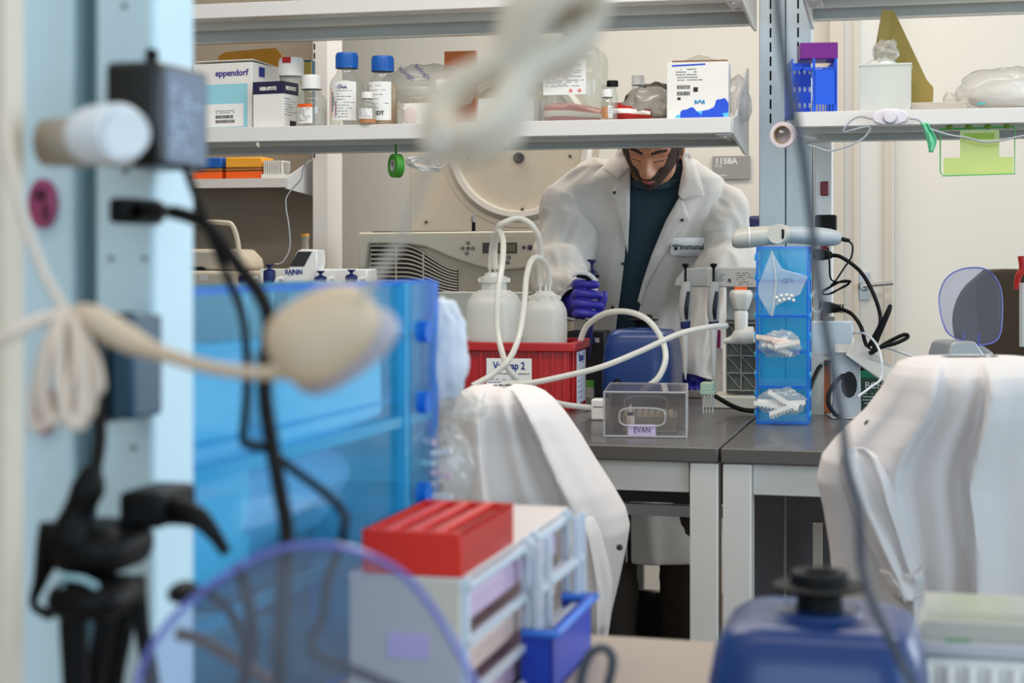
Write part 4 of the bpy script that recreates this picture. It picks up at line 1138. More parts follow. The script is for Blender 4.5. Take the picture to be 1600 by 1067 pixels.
# ribbed panel
mb = MB().b2(X(1134), X(1184), .02, .03, Z(615), Z(500)); pn = mb.build('ribbed_panel', mat('panel_green_grey', (84, 86, 80), .6), t)
mb = MB()
for x in (1134, 1157, 1180): mb.b2(X(x) - .0016, X(x) + .0016, .012, .02, Z(612), Z(500))
for y in (505, 530, 556, 583, 610): mb.b2(X(1134), X(1184), .012, .02, Z(y) - .0016, Z(y) + .0016)
for i, (xa, xb) in enumerate(((1134, 1157), (1157, 1180))):
    for ya in (505, 530, 556, 583):
        mb.tube([(X(xa), .014, Z(ya)), (X(xb), .014, Z(ya + 26))], .0013, 6, smooth=1)
mb.build('rib_grid', mat('rib_grey', (140, 138, 128), .5), pn)
def grey_pipette(px, lab):
    p = at('pipette', lab, 'pipette', px, Dk - .02, BZ + .025, group='grey pipettes on the bar stand')
    Zz = lambda py: EZ - (py - 400) * s - BZ - .025
    MB().lathe([(.0015, Zz(592)), (2.6 * s, Zz(580)), (5.5 * s, Zz(530)), (6.5 * s, Zz(512))], n=18).build('tip_barrel', mat('pip_white', (206, 204, 200), .4), p)
    MB().lathe([(7 * s, Zz(513)), (8 * s, Zz(505)), (8 * s, Zz(500))], n=18).build('collar', navy, p)
    MB().tube([(0, 0, Zz(502)), (-1 * s, 0, Zz(485)), (0, 0, Zz(460)), (2 * s, 0, Zz(440))], [8 * s, 9.5 * s, 9 * s, 7 * s], 16).build('handle', mat('pip_grey', (166, 166, 164), .4), p)
    MB().tube([(3 * s, -.012, Zz(498)), (3 * s, -.0155, Zz(480)), (6 * s, -.013, Zz(455))], [2.4 * s, 3.6 * s, 2.4 * s], 12).build('dark_inlay', mat('inlay_black', (20, 22, 34), .3), p)
    MB().lathe([(2 * s, Zz(440)), (2 * s, Zz(419)), (5 * s, Zz(416)), (5.5 * s, Zz(412)), (.0001, Zz(411))], n=16).build('plunger', black, p)
grey_pipette(1071, 'grey pipette with dark inlay, left of the two hanging on the bar')
grey_pipette(1115, 'grey pipette with dark inlay, right of the two hanging on the bar')
# white hand wheel valve
t = at('lab_valve', 'white faucet-shaped valve with an orange mark hanging from the grey bar', 'valve', 1158, Dk - .035, EZ - 122 * s)
s2 = (Dk - .035) / F
MB().lathe([(11 * s2, 38 * s2), (13 * s2, 42 * s2), (19 * s2, 60 * s2), (19 * s2, 66 * s2), (14 * s2, 70 * s2), (.0001, 71 * s2)], n=6).build('hand_wheel', mat('valve_white', (214, 210, 200), .4), t, bevel=.004)
MB().lathe([(10 * s2, 0), (11 * s2, 34 * s2), (9 * s2, 38 * s2)], n=24).build('stem', mat('valve_white', (214, 210, 200)), t)
MB().tube([(-26 * s2, 0, -10 * s2), (-14 * s2, 0, -8 * s2), (0, 0, -2 * s2), (20 * s2, 0, 0)], [4 * s2, 7 * s2, 14 * s2, 13 * s2], 20).build('spout', mat('valve_white', (214, 210, 200)), t)
MB().b2(-10 * s2, 9 * s2, -.006, .006, 70 * s2, 75 * s2).build('orange_mark', orange_pl, t)
# fuchsia and frosted tubes beside the pipettes
t, s_ = onb('serological_tube', 'frosted tube carton with a magenta top behind the hanging pipettes', 'carton', 1121, 628)
MB().b2(-9 * s_, 8 * s_, 0, .03, 0, 84 * s_).build('carton', mat('frost_solid', (206, 198, 190), .5), t, bevel=.002)
MB().b2(-5 * s_, 4 * s_, .005, .02, 84 * s_, 112 * s_).build('magenta_tab', mat('magenta', (150, 10, 90), .5), t)
t, s_ = onb('white_tray', 'low white tray at the researcher between the mixer and the pipettes', 'tray', 1080, 622)
MB().b2(-26 * s_, 26 * s_, 0, .05, 0, .02).build('tray', mat('tray_tan', (190, 176, 160), .6), t, bevel=.003)
MB().lathe([(4 * s_, .02), (4 * s_, .035), (1.5 * s_, .05), (1.2 * s_, .075)], (-20 * s_, .01, 0), 14).build('dropper_bottle', white_pl, t)

# ---- pipet controller lying across the top of the organiser
def controller(label, px0, px1, py, D, r0, mb_m, z=None):
    t = at('pipet_controller', label, 'pipet controller', (px0 + px1) / 2, D, EZ - (py - 400) * D / F, -TH)
    return t, D / F
t, s = controller('pale grey pistol-shaped pipet controller lying on top of the organiser', 1150, 1315, 368, 3.90, 0, None)
X = lambda px: (px - 1232.5) * s
Z = lambda py: -(py - 368) * s
ctl = mat('controller_grey', (190, 186, 176), .35)
MB().tube([(X(1150), -.05, Z(373)), (X(1156), -.05, Z(373)), (X(1175), -.045, Z(371)), (X(1205), -.035, Z(368)), (X(1232), -.02, Z(366))], [12 * s, 15 * s, 16 * s, 15 * s, 14 * s], 24).build('battery_grip', ctl, t, angle=50)
MB().tube([(X(1173), -.047, Z(371)), (X(1175.5), -.0465, Z(371))], [16.8 * s, 16.8 * s], 24, smooth=1).build('ring', white_pl, t)
MB().tube([(X(1226), 0, Z(367)), (X(1250), 0.01, Z(367)), (X(1285), .01, Z(370)), (X(1303), .01, Z(372)), (X(1313), .01, Z(373))], [13 * s, 14 * s, 14 * s, 12 * s, 7 * s], 24).build('barrel', mat('controller_blue_grey', (176, 184, 190), .4), t, angle=50)
MB().cyl((X(1218), -.062, Z(366)), (X(1222), -.02, Z(366)), 15 * s, 15.5 * s).build('end_disc', mat('disc_cream', (206, 200, 188), .4), t)
MB().tube([(X(1227), -.064, Z(359)), (X(1227.5), -.064, Z(366)), (X(1227), -.064, Z(373))], 2.0 * s, 8).build('trigger_slot', black, t)
MB().sph((X(1168), -.062, Z(369)), (.002, .002, .002)).build('status_light', mat('green_led', (70, 230, 80), .3), t)
MB().tube([(X(1312), .01, Z(373)), (X(1319), .01, Z(375)), (X(1326), .01, Z(376))], [3 * s, 3.4 * s, 2.4 * s], 10).build('plug', black, t)

# ---- blue acrylic organisers
def organiser(label, loc, rz, w, d, h, group='blue acrylic tube organisers', levels=5, side='right'):
    t = thing('acrylic_organiser', label, 'organiser', loc, rz, group)
    th = .004
    MB().b2(0, w, d - th, d, 0, h).build('back_panel', blue_acr, t)
    MB().b2(w - th, w, 0, d, 0, h).build('side_panel', blue_acr_thin, t)
    MB().b2(0, th, 0, d, 0, h).build('side_panel', blue_acr_thin, t)
    MB().b2(0, w, 0, d, h - th, h).build('top_panel', blue_acr, t)
    for k in range(levels):
        z = h * k / levels + .001
        p = MB().b2(th, w - th, .002, d - th, z, z + th).build('tray', blue_acr, t)
        MB().b2(th, w - th, -.001, .002, z, z + th + .002).build('tray_edge', blue_acr_edge, p)
        MB().b2(th, w - th, -.002, .001, z + th, z + h / levels * .30).build('tray_lip', blue_acr_thin, p)
    mb = MB()
    for x in (0, w):
        for y in (0, d): mb.b2(x - .0022, x + .0022, y - .0022, y + .0022, 0, h)
    for z in (0.002, h): 
        mb.b2(0, w, -.0022, .0022, z - .002, z + .002); mb.b2(w - .0022, w + .0022, 0, d, z - .002, z + .002)
    mb.build('edges', blue_acr_edge, t)
    for x, sx in ((w, 1), (0, -1)):
        for k in range(9):
            z = h * (k + .5) / 9
            q = MB()
            if side == 'right': q.cyl((x, .018, z), (x + sx * .007, .018, z), .008)
            q.build('hinge_knob', blue_acr, t)
    return t
Do = 3.72
organiser('tall blue acrylic organiser on the far bench with strip tubes in its trays', (((1183 - CX) / F) * Do, Do, BZ + .0005), -TH + radians(2), 78 * Do / F, .14, EZ + 13 * Do / F - BZ)

# bags of strip tubes spilling from the trays
def strip_pile(cx, cy, w, h, n, seed, tone, name, label, D=Do - .02):
    r = random.Random(seed)
    t = at(name, label, 'bag of tubes', cx, D, EZ - (cy + h / 2 - 400) * D / F, -TH, None)
    s = D / F
    crumpled(t, (0, .01, h / 2 * s), (w / 2 * s, .02, h / 2 * s), seed, bag_mat, 'bag_film', .2)
    for k in range(n):
        a = r.uniform(-.55, .55); L = r.uniform(.45, .7) * w * s
        c = ((r.uniform(-.25, .25)) * w * s, -.018 - .0035 * k, (.25 + .6 * r.random()) * h * s)
        R = Matrix.Rotation(a, 3, 'Y')
        q = MB().box(c, (L, .005, .009), R)
        for j in range(8):
            p = Vector(c) + R @ Vector(((j - 3.5) * L / 8.5, 0, -.006)); q.sph(p, (.0022, .0022, .003), nu=8, nv=5)
        q.build('tube_strip', tone if k % 3 else white_pl, t)
    return t
pinkish = mat('strip_peach', (232, 212, 200), .45)
strip_pile(1216, 538, 70, 42, 7, 3, pinkish, 'strip_tube_bag', 'bag of peach strip tubes in the middle tray of the organiser')
strip_pile(1220, 629, 76, 44, 6, 11, white_pl, 'strip_tube_bag', 'bag of white strip tubes in the bottom tray of the organiser')
# ziplock bag hanging on the front
t = at('zip_bag', 'clear zip bag of small caps hanging on the front of the organiser', 'bag', 1220, Do - .012, EZ - (495 - 400) * (Do - .012) / F)
s = (Do - .012) / F
zb = lambda px, py: ((px - 1220) * s, -(py - 495) * s)
poly = [zb(1206, 392), zb(1222, 420), (zb(1262, 432)[0], zb(1262, 432)[1]), zb(1250, 460), zb(1212, 478), zb(1209, 494), zb(1202, 493), zb(1181, 455)]
MB().prism(poly, -.003, .006).build('film', clear('zip_film', (232, 236, 240), .42, .12, (245, 248, 250), .3, True), t, bevel=.002)
MB().tube([(zb(1206, 392)[0], -.004, zb(1206, 392)[1]), (zb(1213, 440)[0], -.006, zb(1213, 440)[1]), (zb(1206, 494)[0], -.004, zb(1206, 494)[1])], .0016, 6).build('fold', frost, t)
mb = MB()
for k, (a, b) in enumerate(((1214, 465), (1221, 462), (1229, 461), (1237, 462), (1225, 468), (1233, 467), (1240, 469), (1218, 470))):
    mb.sph((zb(a, b)[0], -.004, zb(a, b)[1]), (.0038, .003, .0038), nu=12, nv=8)
mb.build('small_caps', mat('cap_cream', (238, 232, 222), .5), t)
lines(zb(1221, 0)[0], zb(1240, 0)[0], zb(0, 443)[1], zb(0, 434)[1], -.0036, 3, rnd, .0009).build('print', ink, t)

# ---- power things right of the post
t = at('wall_adapter', 'black plug-in adapter on the outlet strip above the controller', 'adapter', 1291, 4.0, EZ + 52 * 4.0 / F - .0)
s = 4.0 / F
MB().b2(-16 * s, 16 * s, -.03, .02, -12 * s, 12 * s).build('housing', black, t, bevel=.004)
mb = MB()
for k in range(6): mb.b2(-15 * s, 17 * s, -.031, -.03, (-10 + 4 * k) * s, (-9 + 4 * k) * s)
mb.build('ridges', black_rub, t)
t = at('power_box', 'white power adapter box plugged in right of the organiser', 'adapter', 1300, 3.98, EZ - (555 - 400) * 3.98 / F)
s = 3.98 / F
MB().b2(-30 * s, 33 * s, -.03, .015, 0, 54 * s).build('housing', mat('adapter_white', (206, 216, 222), .4), t, bevel=.004, seg=3)
MB().b2(-12 * s, 4 * s, -.02, .01, 54 * s, 60 * s).build('top_slot', mat('greenish', (110, 112, 100), .6), t)
def bl(lab, pts, r, name='black_cable', m=black_rub): return loose(name, lab, 'cord', [P(*p) for p in pts], r, m, 'black cords right of the far post', n=10)
pc = at('plug', 'black plug of the thick cord beside the controller tip', 'plug', 1284, 4.0, EZ + 2 * 4.0 / F)
MB().prism([(-.02, -.012), (-.02, .014), (.004, .014), (.026, .006), (.026, -.008), (.0, -.014)], -.012, .012).build('body', black, pc, bevel=.004)
bl('thick black cord curving from the upper plug down to the cord bundle', [(1298, 399, 4.0), (1315, 402, 3.98), (1345, 425, 3.95), (1366, 462, 3.92), (1376, 500, 3.9), (1366, 525, 3.88), (1355, 545, 3.88)], .0048)
pc = at('plug', 'black ridged plug on the outlet strip above the white adapter box', 'plug', 1296, 4.0, EZ - (482 - 400) * 4.0 / F)
mb = MB().tube([(-.024, 0, .004), (0, 0, .002), (.024, 0, 0)], [.014, .014, .008], 12)
for k in range(4): mb.cyl((.012 + .006 * k, 0, 0), (.015 + .006 * k, 0, 0), .011)
mb.build('body', black, pc)
bl('thick black cord from the ridged plug sweeping down to the bundle', [(1311, 482, 4.0), (1330, 490, 3.97), (1345, 510, 3.93), (1352, 535, 3.9), (1362, 556, 3.88)], .0048)
bl('stiff black cord loop standing up in the bundle', [(1357, 548, 3.88), (1372, 518, 3.87), (1386, 488, 3.86), (1391, 478, 3.86), (1388, 490, 3.85), (1374, 523, 3.85), (1362, 552, 3.85)], .0046)
bl('black cord loop lying to the right of the bundle', [(1362, 552, 3.86), (1385, 536, 3.86), (1412, 523, 3.85), (1418, 527, 3.85), (1400, 536, 3.84), (1378, 542, 3.84), (1358, 552, 3.84)], .0046)
bl('thin black cord from the controller tip hanging to the small coil', [(1325, 376, 3.9), (1332, 384, 3.9), (1330, 402, 3.9), (1318, 420, 3.9), (1306, 438, 3.9), (1298, 446, 3.9)], .0022)
coil = []
for k in range(40):
    a = k / 39 * 2 * pi * 3
    coil.append((1306 + 20 * cos(a) * 1.0 + 2 * sin(3.1 * a), 449 - 9 * cos(a) + 6 * sin(a) * (1 if k % 2 else 1), 3.9 + .004 * sin(2 * a)))
bl('small tied coil of thin black cord right of the organiser', coil + [(1300, 438, 3.9), (1296, 410, 3.95), (1294, 388, 4.0)], .0022, 'cord_coil')
bl('black cord curving behind the organiser down to the bench', [(1297, 565, 3.95), (1282, 572, 3.93), (1272, 590, 3.9), (1266, 605, 3.85)], .0052)
bl('black cord from the tube comb running along the bench under the organiser', [(1118, 619, 4.05), (1140, 632, 4.0), (1160, 640, 3.95), (1182, 642, 3.93), (1200, 640, 3.93)], .0056)
bl('black cord passing behind the silver stand to the bench', [(1350, 575, 3.9), (1325, 580, 3.88), (1300, 605, 3.84), (1294, 628, 3.8), (1303, 645, 3.75), (1312, 652, 3.72)], .005)
wc = mat('white_cable', (210, 214, 216), .4)
loose('white_cable', 'thin white cord arching from the adapter box over the silver stand', 'cord', [P(*p) for p in [(1333, 520, 3.98), (1350, 521, 3.9), (1366, 533, 3.8), (1376, 555, 3.72), (1377, 590, 3.7), (1360, 605, 3.68), (1340, 620, 3.66)]], .0028, wc)
loose('white_cable', 'thin white cord running right from the bundle behind the coat', 'cord', [P(*p) for p in [(1360, 543, 3.86), (1385, 544, 3.85), (1405, 550, 3.85), (1425, 557, 3.85), (1450, 570, 3.85)]], .0026, wc)
cc = []
for k in range(30):
    a = k / 29 * 2 * pi * 2.4
    cc.append(P(1276 + 9 * cos(a), 472 + 17 * sin(a) + 2 * sin(a * .4), 3.86 + .003 * sin(3 * a)))
loose('cord_coil', 'small coil of clear cord hanging at the right edge of the organiser', 'cord', cc, .0018, frost, smooth=3)

# silver stands
def silver_stand(label, px, py, rz, sc):
    t, s = onb('metal_stand', label, 'stand', px, py, rz, 'brushed silver stands')
    k = sc
    mb = MB()
    mb.prism([(.0, .0), (.0, .004), (-.045, .012), (-.052, .02), (-.052, .10), (-.045, .135), (-.03, .155), (-.024, .158), (.055, .088), (.05, .083), (-.028, .148), (-.040, .132), (-.047, .10), (-.047, .022), (-.042, .016)], -.032, .032, 'x')
    mb = MB()
    mb.b2(-.036 * k, .036 * k, -.045 * k, .05 * k, 0, .004)
    mb.box((0, -.004 * k, .066 * k), (.058 * k, .004, .132 * k), Matrix.Rotation(radians(-8), 3, 'X'))
    mb.build('leg_plate', alu, t, bevel=.003)
    tp = MB().box((.045 * k, -.018, .118 * k), (.10 * k, .062 * k, .006), Matrix.Rotation(radians(36), 3, 'Y') @ Matrix.Rotation(radians(38), 3, 'X'))
    tp.box((.0, .0, .142 * k), (.05 * k, .03, .005), Matrix.Rotation(radians(38), 3, 'X'))
    tp.build('sloped_top', mat('alu_light', (198, 198, 194), .4, .3), t, bevel=.003)
    mb = MB().lathe([(.016 * k, -.0035), (.016 * k, .0035), (.0001, .0036)], (.006, -.006 * k, .068 * k), 24, Matrix.Rotation(pi / 2 + radians(-8), 3, 'X') @ Matrix.Scale(1.7, 3, Vector((0, 1, 0))))
    mb.build('oval_cutout', mat('hole_dark', (40, 40, 44), .8), t)
    return t
silver_stand('brushed silver stand with a sloped top beside the organiser', 1322, 652, radians(-4), 1.12)
t = at('circuit_box', 'green and white printed carton behind the silver stand', 'box', 1368, 3.95, BZ + .0005)
s = 3.95 / F
MB().b2(-32 * s, 34 * s, 0, .1, 0, 70 * s).build('carton', mat('green_card', (24, 130, 92), .6), t, bevel=.001)
MB().b2(-30 * s, 34 * s, -.001, 0, 4 * s, 56 * s).build('printed_panel', mat('dark_card', (48, 74, 62), .6), t)
text('BCH', (-2 * s, -.0015, 44 * s), .022, paper, t)
lines(-20 * s, 22 * s, 14 * s, 34 * s, -.0015, 4, rnd, .002).build('printed_lines', paper, t)
t = at('orange_tube', 'orange strip carton standing between the organiser and the silver stand', 'carton', 1290, 3.98, BZ + .0005)
MB().b2(-6 * s, 7 * s, 0, .03, 0, 82 * s).build('carton', mat('rust', (178, 98, 50), .6), t, bevel=.001)
t = at('frosted_sheet', 'tall frosted plastic sheet right of the organiser', 'carton', 1277, 3.93, BZ + .0005)
MB().b2(-9 * s, 10 * s, 0, .01, 0, 96 * s).build('panel', frost_thin, t)  # a single thin frosted sheet, not a closed carton

# face shield style clear guard with its stand, right
def guard(label, c, s, tilt, rz=0.0, roll=0.0):
    """oval clear guard; c = centre of the disc, s = metres per photo pixel"""
    t = thing('clear_guard', label, 'guard', c, rz, 'clear oval guards')
    pts = [(-53, 6), (-50, 28), (-40, 46), (-22, 57), (0, 61), (24, 59), (42, 48), (54, 30), (57, 8), (55, -22), (50, -44), (36, -56), (10, -60), (-12, -56), (-38, -44), (-48, -26)]
    pts = rad_smooth([Vector((a, b, 0)) for a, b in pts], 5, True)
    n = len(pts)
    R = Matrix.Rotation(tilt, 3, 'X') @ Matrix.Rotation(roll, 3, 'Y')
    def q(a, b): return R @ Vector((a * s, .00025 / s * 0 + (a * a) * s * .003, b * s))
    def fn(u_, v_):
        p = pts[int(round(u_ * n)) % n]; return q(p.x * v_, p.y * v_)
    MB().grid(fn, n, 8, True).build('lens', clear('guard_film', (214, 218, 232), .07, .08, (230, 233, 244), 0), t, solid=.0012)
    MB().tube([q(p.x, p.y) for p in pts], .0016 * s / .00141, 8, True, smooth=1).build('rim', clear('guard_rim', (130, 136, 214), .6, .1, (150, 160, 235), .2), t)
    return t
g = guard('clear oval guard standing above the right coat', P(1520, 479, 3.62), 3.62 / F, radians(-4), radians(14))
s = 3.62 / F
for dx in (-14, 12):
    MB().cyl((dx * s, .004, -62 * s), (dx * s, .004, -42 * s), .002).build('blue_peg', mat('peg_blue', (30, 60, 190), .4), g)
bse = -(EZ - BZ - 79 * s) 
MB().prism([(-54 * s, -72 * s), (-48 * s, -56 * s), (-40 * s, -53 * s), (-8 * s, -53 * s), (10 * s, -76 * s), (10 * s, bse), (-54 * s, bse)], -.03, .06).build('stand', mat('stand_silver', (156, 158, 158), .4, .3), g, bevel=.004)
MB().lathe([(40 * s, -92 * s), (38 * s, -74 * s), (24 * s, -64 * s), (6 * s, -60 * s)], (12 * s, .05, 0), 30).build('dark_hood', mat('hood_grey', (128, 136, 138), .4), g)

# brown chair far right, behind
t = at('office_chair', 'dark brown office chair backrest at the right edge', 'chair', 1575, 5.2, 0)
s = 5.2 / F
zc = EZ - (500 - 400) * s
MB().grid(lambda a, b: ((a - .5) * 2 * .17 * (sin(pi * min(max(b, .08), .97)) ** .35), .03 * cos((a - .5) * 2.4) , zc - .17 + b * .33), 16, 14).build('backrest', mat('brown_mesh', (66, 54, 40), .85), t, solid=.03, bevel=.006)
MB().b2(-.2, .2, -.25, .2, .62, .69).build('seat', mat('brown_mesh', (66, 54, 40)), t, bevel=.03, seg=3)
MB().tube([(0, .05, .60), (0, .09, .8), (0, .05, zc - .1)], .02, 8).build('back_support', black, t)
MB().cyl((0, 0, .1), (0, 0, .62), .025).build('pedestal', black, t)
for k in range(5):
    a = k * 2 * pi / 5
    MB().tube([(0, 0, .11), (.28 * cos(a), .28 * sin(a), .06)], [.025, .015], 8, smooth=1).build('base_leg', black, t)
t = at('red_grip', 'small red handle at the right edge above the brown chair', 'handle', 1594, 4.4, EZ - (452 - 400) * 4.4 / F)
s = 4.4 / F
MB().tube([(-7 * s, 0, 0), (-3 * s, 0, 20 * s), (3 * s, 0, 32 * s), (2 * s, 0, 52 * s)], [3 * s, 5 * s, 5 * s, 6 * s], 10).build('grip', mat('handle_red', (200, 20, 14), .4), t)
MB().cyl((4 * s, .02, -90 * s), (4 * s, .02, 10 * s), .008).build('post', white_pl, t)

# black chair under the bench and the shelf clutter behind
t = at('stool', 'black moulded chair behind the bench legs, under the far bench', 'chair', 1002, 5.0, 0)
s = 5.15 / F
zt_ = EZ - (905 - 400) * s
MB().grid(lambda a, b: ((a - .5) * 2 * .125 * (sin(pi * min(max(b * .75 + .2, .0), .97)) ** .4), -.05 + .05 * cos((a - .5) * 2.6), .06 + b * (zt_ - .06)), 18, 14).build('backrest', mat('chair_black', (18, 16, 16), .5), t, solid=.02)
MB().b2(-.12, .12, .0, .3, .05, .1).build('seat', mat('chair_black', (18, 16, 16)), t, bevel=.03)
for sx in (-.09, .09): MB().cyl((sx, .05, 0), (sx, .05, .06), .012).build('leg', black, t)
for k, (px, top, col, lab) in enumerate(((975, 830, (150, 104, 40), 'ochre folder in the clutter under the bench'), (996, 850, (120, 120, 110), 'grey folder in the clutter under the bench'), (962, 870, (92, 70, 50), 'brown carton in the clutter under the bench'))):
    t = at('folder', lab, 'folder', px, 5.3, 0)
    s = 5.3 / F
    MB().b2(-9 * s, 9 * s, 0, .03, 0, EZ - (top - 400) * s).build('cover', mat('folder%d' % k, col, .7), t)
# ================================================================== the researcher
skin_m = mat('skin', (196, 136, 104), .45, noise_amt=.04, noise_scale=40, ss=.15)
hair_m = mat('hair_brown', (44, 28, 20), .7, noise_amt=.3, noise_scale=120, bump=.6, bump_scale=160)
beard_m = mat('beard_brown', (58, 34, 22), .8, noise_amt=.4, noise_scale=200, bump=.7, bump_scale=400)
lip_m = mat('lips', (168, 92, 84), .45)
shirt_m = mat('shirt_teal', (42, 66, 76), .85, noise_amt=.08, noise_scale=30, bump=.2, bump_scale=600)
trouser_m = mat('trousers', (52, 42, 34), .85, noise_amt=.1, noise_scale=20)
glove_m = mat('nitrile_glove', (58, 52, 168), .42, coat=.1)
lab_m = mat('lab_coat', (216, 211, 205), .85, noise_amt=.012, noise_scale=8, bump=.2, bump_scale=700)
man = thing('person', 'bearded person in a white lab coat looking down, pipette in a blue gloved hand', 'person', (P(1010, 400, 4.82).x, 4.82, 0), 0)
IMan = INV['person']
mx = lambda px, D: (px - CX) / F * D
mz = lambda py, D: EZ - (py - HY) / F * D
def g1(x, s): return exp(-(x / s) ** 2)
def ss(a, b, x):
    t = min(max((x - a) / (b - a), 0), 1); return t * t * (3 - 2 * t)

# ---- body: head, neck and legs as one mesh
HC = Vector((mx(1020, 4.46), 4.46, 1.586))
HR = Matrix.Rotation(radians(-13), 3, 'Z') @ Matrix.Rotation(radians(4), 3, 'Y') @ Matrix.Rotation(radians(33), 3, 'X')
HS = .97
def head_pt(d):
    """radial head surface in head space for unit direction d (face to -y)"""
    x, y, z = d.x * .077, d.y * .098, d.z * .120
    low = ss(0, -.118, z)
    x *= 1 - .30 * low ** 1.4
    if z < 0 and d.y > 0: y *= 1 - .25 * low
    if z < 0 and d.y < 0: y -= .012 * low * (1 - abs(d.x)) ; 
    fr = ss(.15, -.35, d.y)
    if fr > 0:
        dy = 0
        nose = ss(.022, -.034, z) * ss(-.052, -.042, z)
        dy += .030 * g1(x, .0105 + .006 * ss(-.01, -.036, z)) * nose
        dy += .009 * (g1(abs(x) - .014, .007) * g1(z + .038, .009))
        dy += .007 * g1(z - .026, .011) * (1 - .5 * g1(x, .008)) * g1(x, .055)
        dy -= .010 * g1(abs(x) - .031, .016) * g1(z - .004, .012)
        dy += .005 * g1(abs(x) - .031, .012) * g1(z - .001, .008)
        dy += .006 * g1(abs(x) - .045, .018) * g1(z + .022, .018)
        dy += .007 * g1(x, .024) * g1(z + .060, .006)
        dy += .008 * g1(x, .021) * g1(z + .074, .006)
        dy -= .004 * g1(x, .024) * g1(z + .0665, .0025)
        dy += .009 * g1(x, .022) * g1(z + .104, .016)
        dy -= .004 * g1(x, .03) * g1(z + .088, .006)
        y -= dy * fr
    return Vector((x, y, z))
def head_dir(u, v):
    a = 2 * pi * u - pi / 2 + 0.0; ph = pi * (.004 + .992 * v)
    # denser rings of columns over the face
    a = a - .35 * sin(2 * pi * u) * .8
    return Vector((sin(ph) * cos(a), sin(ph) * sin(a), cos(ph)))
def head_mat(u, v):
    p = head_pt(head_dir(u, v))
    if head_dir(u, v).y > -.02: return 0
    x, z = abs(p.x), p.z
    if x < .019 and abs(z + .0690) < .0075 * (1 - (x / .020) ** 2): return 1
    if .012 < x < .052 and abs(z - (.027 - .9 * (x - .03) ** 2 * 9)) < .0045: return 2
    if .018 < x < .044 and abs(z + .003 + 6 * (x - .031) ** 2) < .0016: return 2
    line = -.040 + .022 * ss(.014, .042, x) + .044 * ss(.040, .064, x)
    n = noise.noise(Vector((p.x * 90, p.z * 90, 0))) * .004
    if z < line + n:
        if x < .010 and z > -.050: return 0
        if x < .016 and -.093 < z < -.081 and False: return 0
        return 3
    return 0
bm_ = MB(man)
def headf(u, v):
    p = head_pt(head_dir(u, v))
    k = head_mat(u, v)
    if k == 3:
        p = p + p.normalized() * (.0022 + .0016 * noise.noise(p * 260))
    if k == 2: p = p + Vector((0, -.0012, 0))
    return HC + HR @ (p * HS * 1.0)
bm_.grid(headf, 200, 150, True, matfn=head_mat)
nb = Vector((mx(1016, 4.66), 4.66, mz(272, 4.66)))
bm_.mi = 0
bm_.tube([HC + HR @ Vector((0, .03, -.02)), HC + HR @ Vector((0, .035, -.085)), nb + Vector((0, -.01, .045)), nb, nb + Vector((0, .03, -.05))], [.052, .056, .060, .066, .066], 28)
for sx in (-1, 1):      # ears
    c = HC + HR @ Vector((sx * .078 * HS, .012, -.008))
    bm_.sph(c, (.010, .020, .031), HR @ Matrix.Rotation(sx * .3, 3, 'Z'), 16, 12)
# torso and legs
tc = Vector((mx(1008, 4.80), 4.80, 0))
bm_.tube([nb + Vector((0, .02, -.06)), tc + Vector((0, .02, 1.33)), tc + Vector((0, .02, 1.1)), tc + Vector((0, .02, .9)), tc + Vector((0, .02, .80))], [.07, .11, .11, .13, .12], 28, flat=.7)
hips = {}
for sx, fx, fy in ((-1, -.10, .02), (1, .12, .10)):
    bm_.tube([tc + Vector((sx * .08, .02, .9)), tc + Vector((fx * .95, .0, .52)), tc + Vector((fx, .03 + fy * .3, .12)), tc + Vector((fx, .03 + fy * .3, .06))], [.09, .062, .042, .045], 18)
body = bm_.build('body', [skin_m, lip_m, mat('brow_brown', (50, 32, 24), .8), beard_m], man, angle=80)

# hair: tousled top, short at the temples
def hairf(u, v):
    a = 2 * pi * u; ph = pi * .5 * (v * 1.12 + .002)
    d = Vector((sin(ph) * cos(a), sin(ph) * sin(a), cos(ph)))
    p = head_pt(d) * HS
    fr_ = ss(-.2, -.9, d.y)
    th = .006 + (.042 * ss(.25, .95, d.z)) + .012 * ss(0, 1, d.y)
    th += .010 * noise.noise(d * 5 + Vector((4, 0, 0))) * ss(.1, .6, d.z) + .005 * noise.noise(d * 16)
    if d.z < .35 and fr_ > 0: th -= .03 * fr_ * ss(.45, .2, d.z)
    return HC + HR @ (p + d * th)
h = MB(man).grid(hairf, 90, 46, True).build('hair', hair_m, man, angle=60)
for sx in (-1, 1):
    def sf(u, v, sx=sx):
        d = Vector((sx * .98, -.35 + .62 * u, .42 - .75 * v * (1 - .35 * u))).normalized()
        return HC + HR @ ((head_pt(d) + d * (.004 + .0015 * noise.noise(d * 30))) * HS)
    MB(man).grid(sf, 14, 18).build('sideburn', beard_m, man, angle=60)

# ---- shirt and coat as surfaces around the torso
# rows: py, centre px, centre depth, half width px, half depth m, coat opening left px, right px
ROWS = [
    (246, 1018, 4.70, 58, .085, 972, 1066),
    (262, 1016, 4.71, 84, .100, 975, 1066),
    (280, 1014, 4.72, 112, .115, 978, 1064),
    (300, 1012, 4.73, 122, .130, 981, 1061),
    (340, 1010, 4.74, 118, .145, 983, 1046),
    (400, 1006, 4.77, 112, .150, 981, 1019),
    (450, 1004, 4.80, 108, .150, 975, 1008),
    (500, 1004, 4.82, 106, .150, 968, 996),
    (580, 1004, 4.84, 108, .152, 960, 985),
    (680, 1010, 4.86, 114, .160, 965, 985),
    (780, 1030, 4.88, 118, .165, 984, 990),
    (866, 1052, 4.88, 122, .170, 986, 991),
]
def row(t):
    k = t * (len(ROWS) - 1); i = min(int(k), len(ROWS) - 2); f = k - i
    return [a * (1 - f) + b * f for a, b in zip(ROWS[i], ROWS[i + 1])]
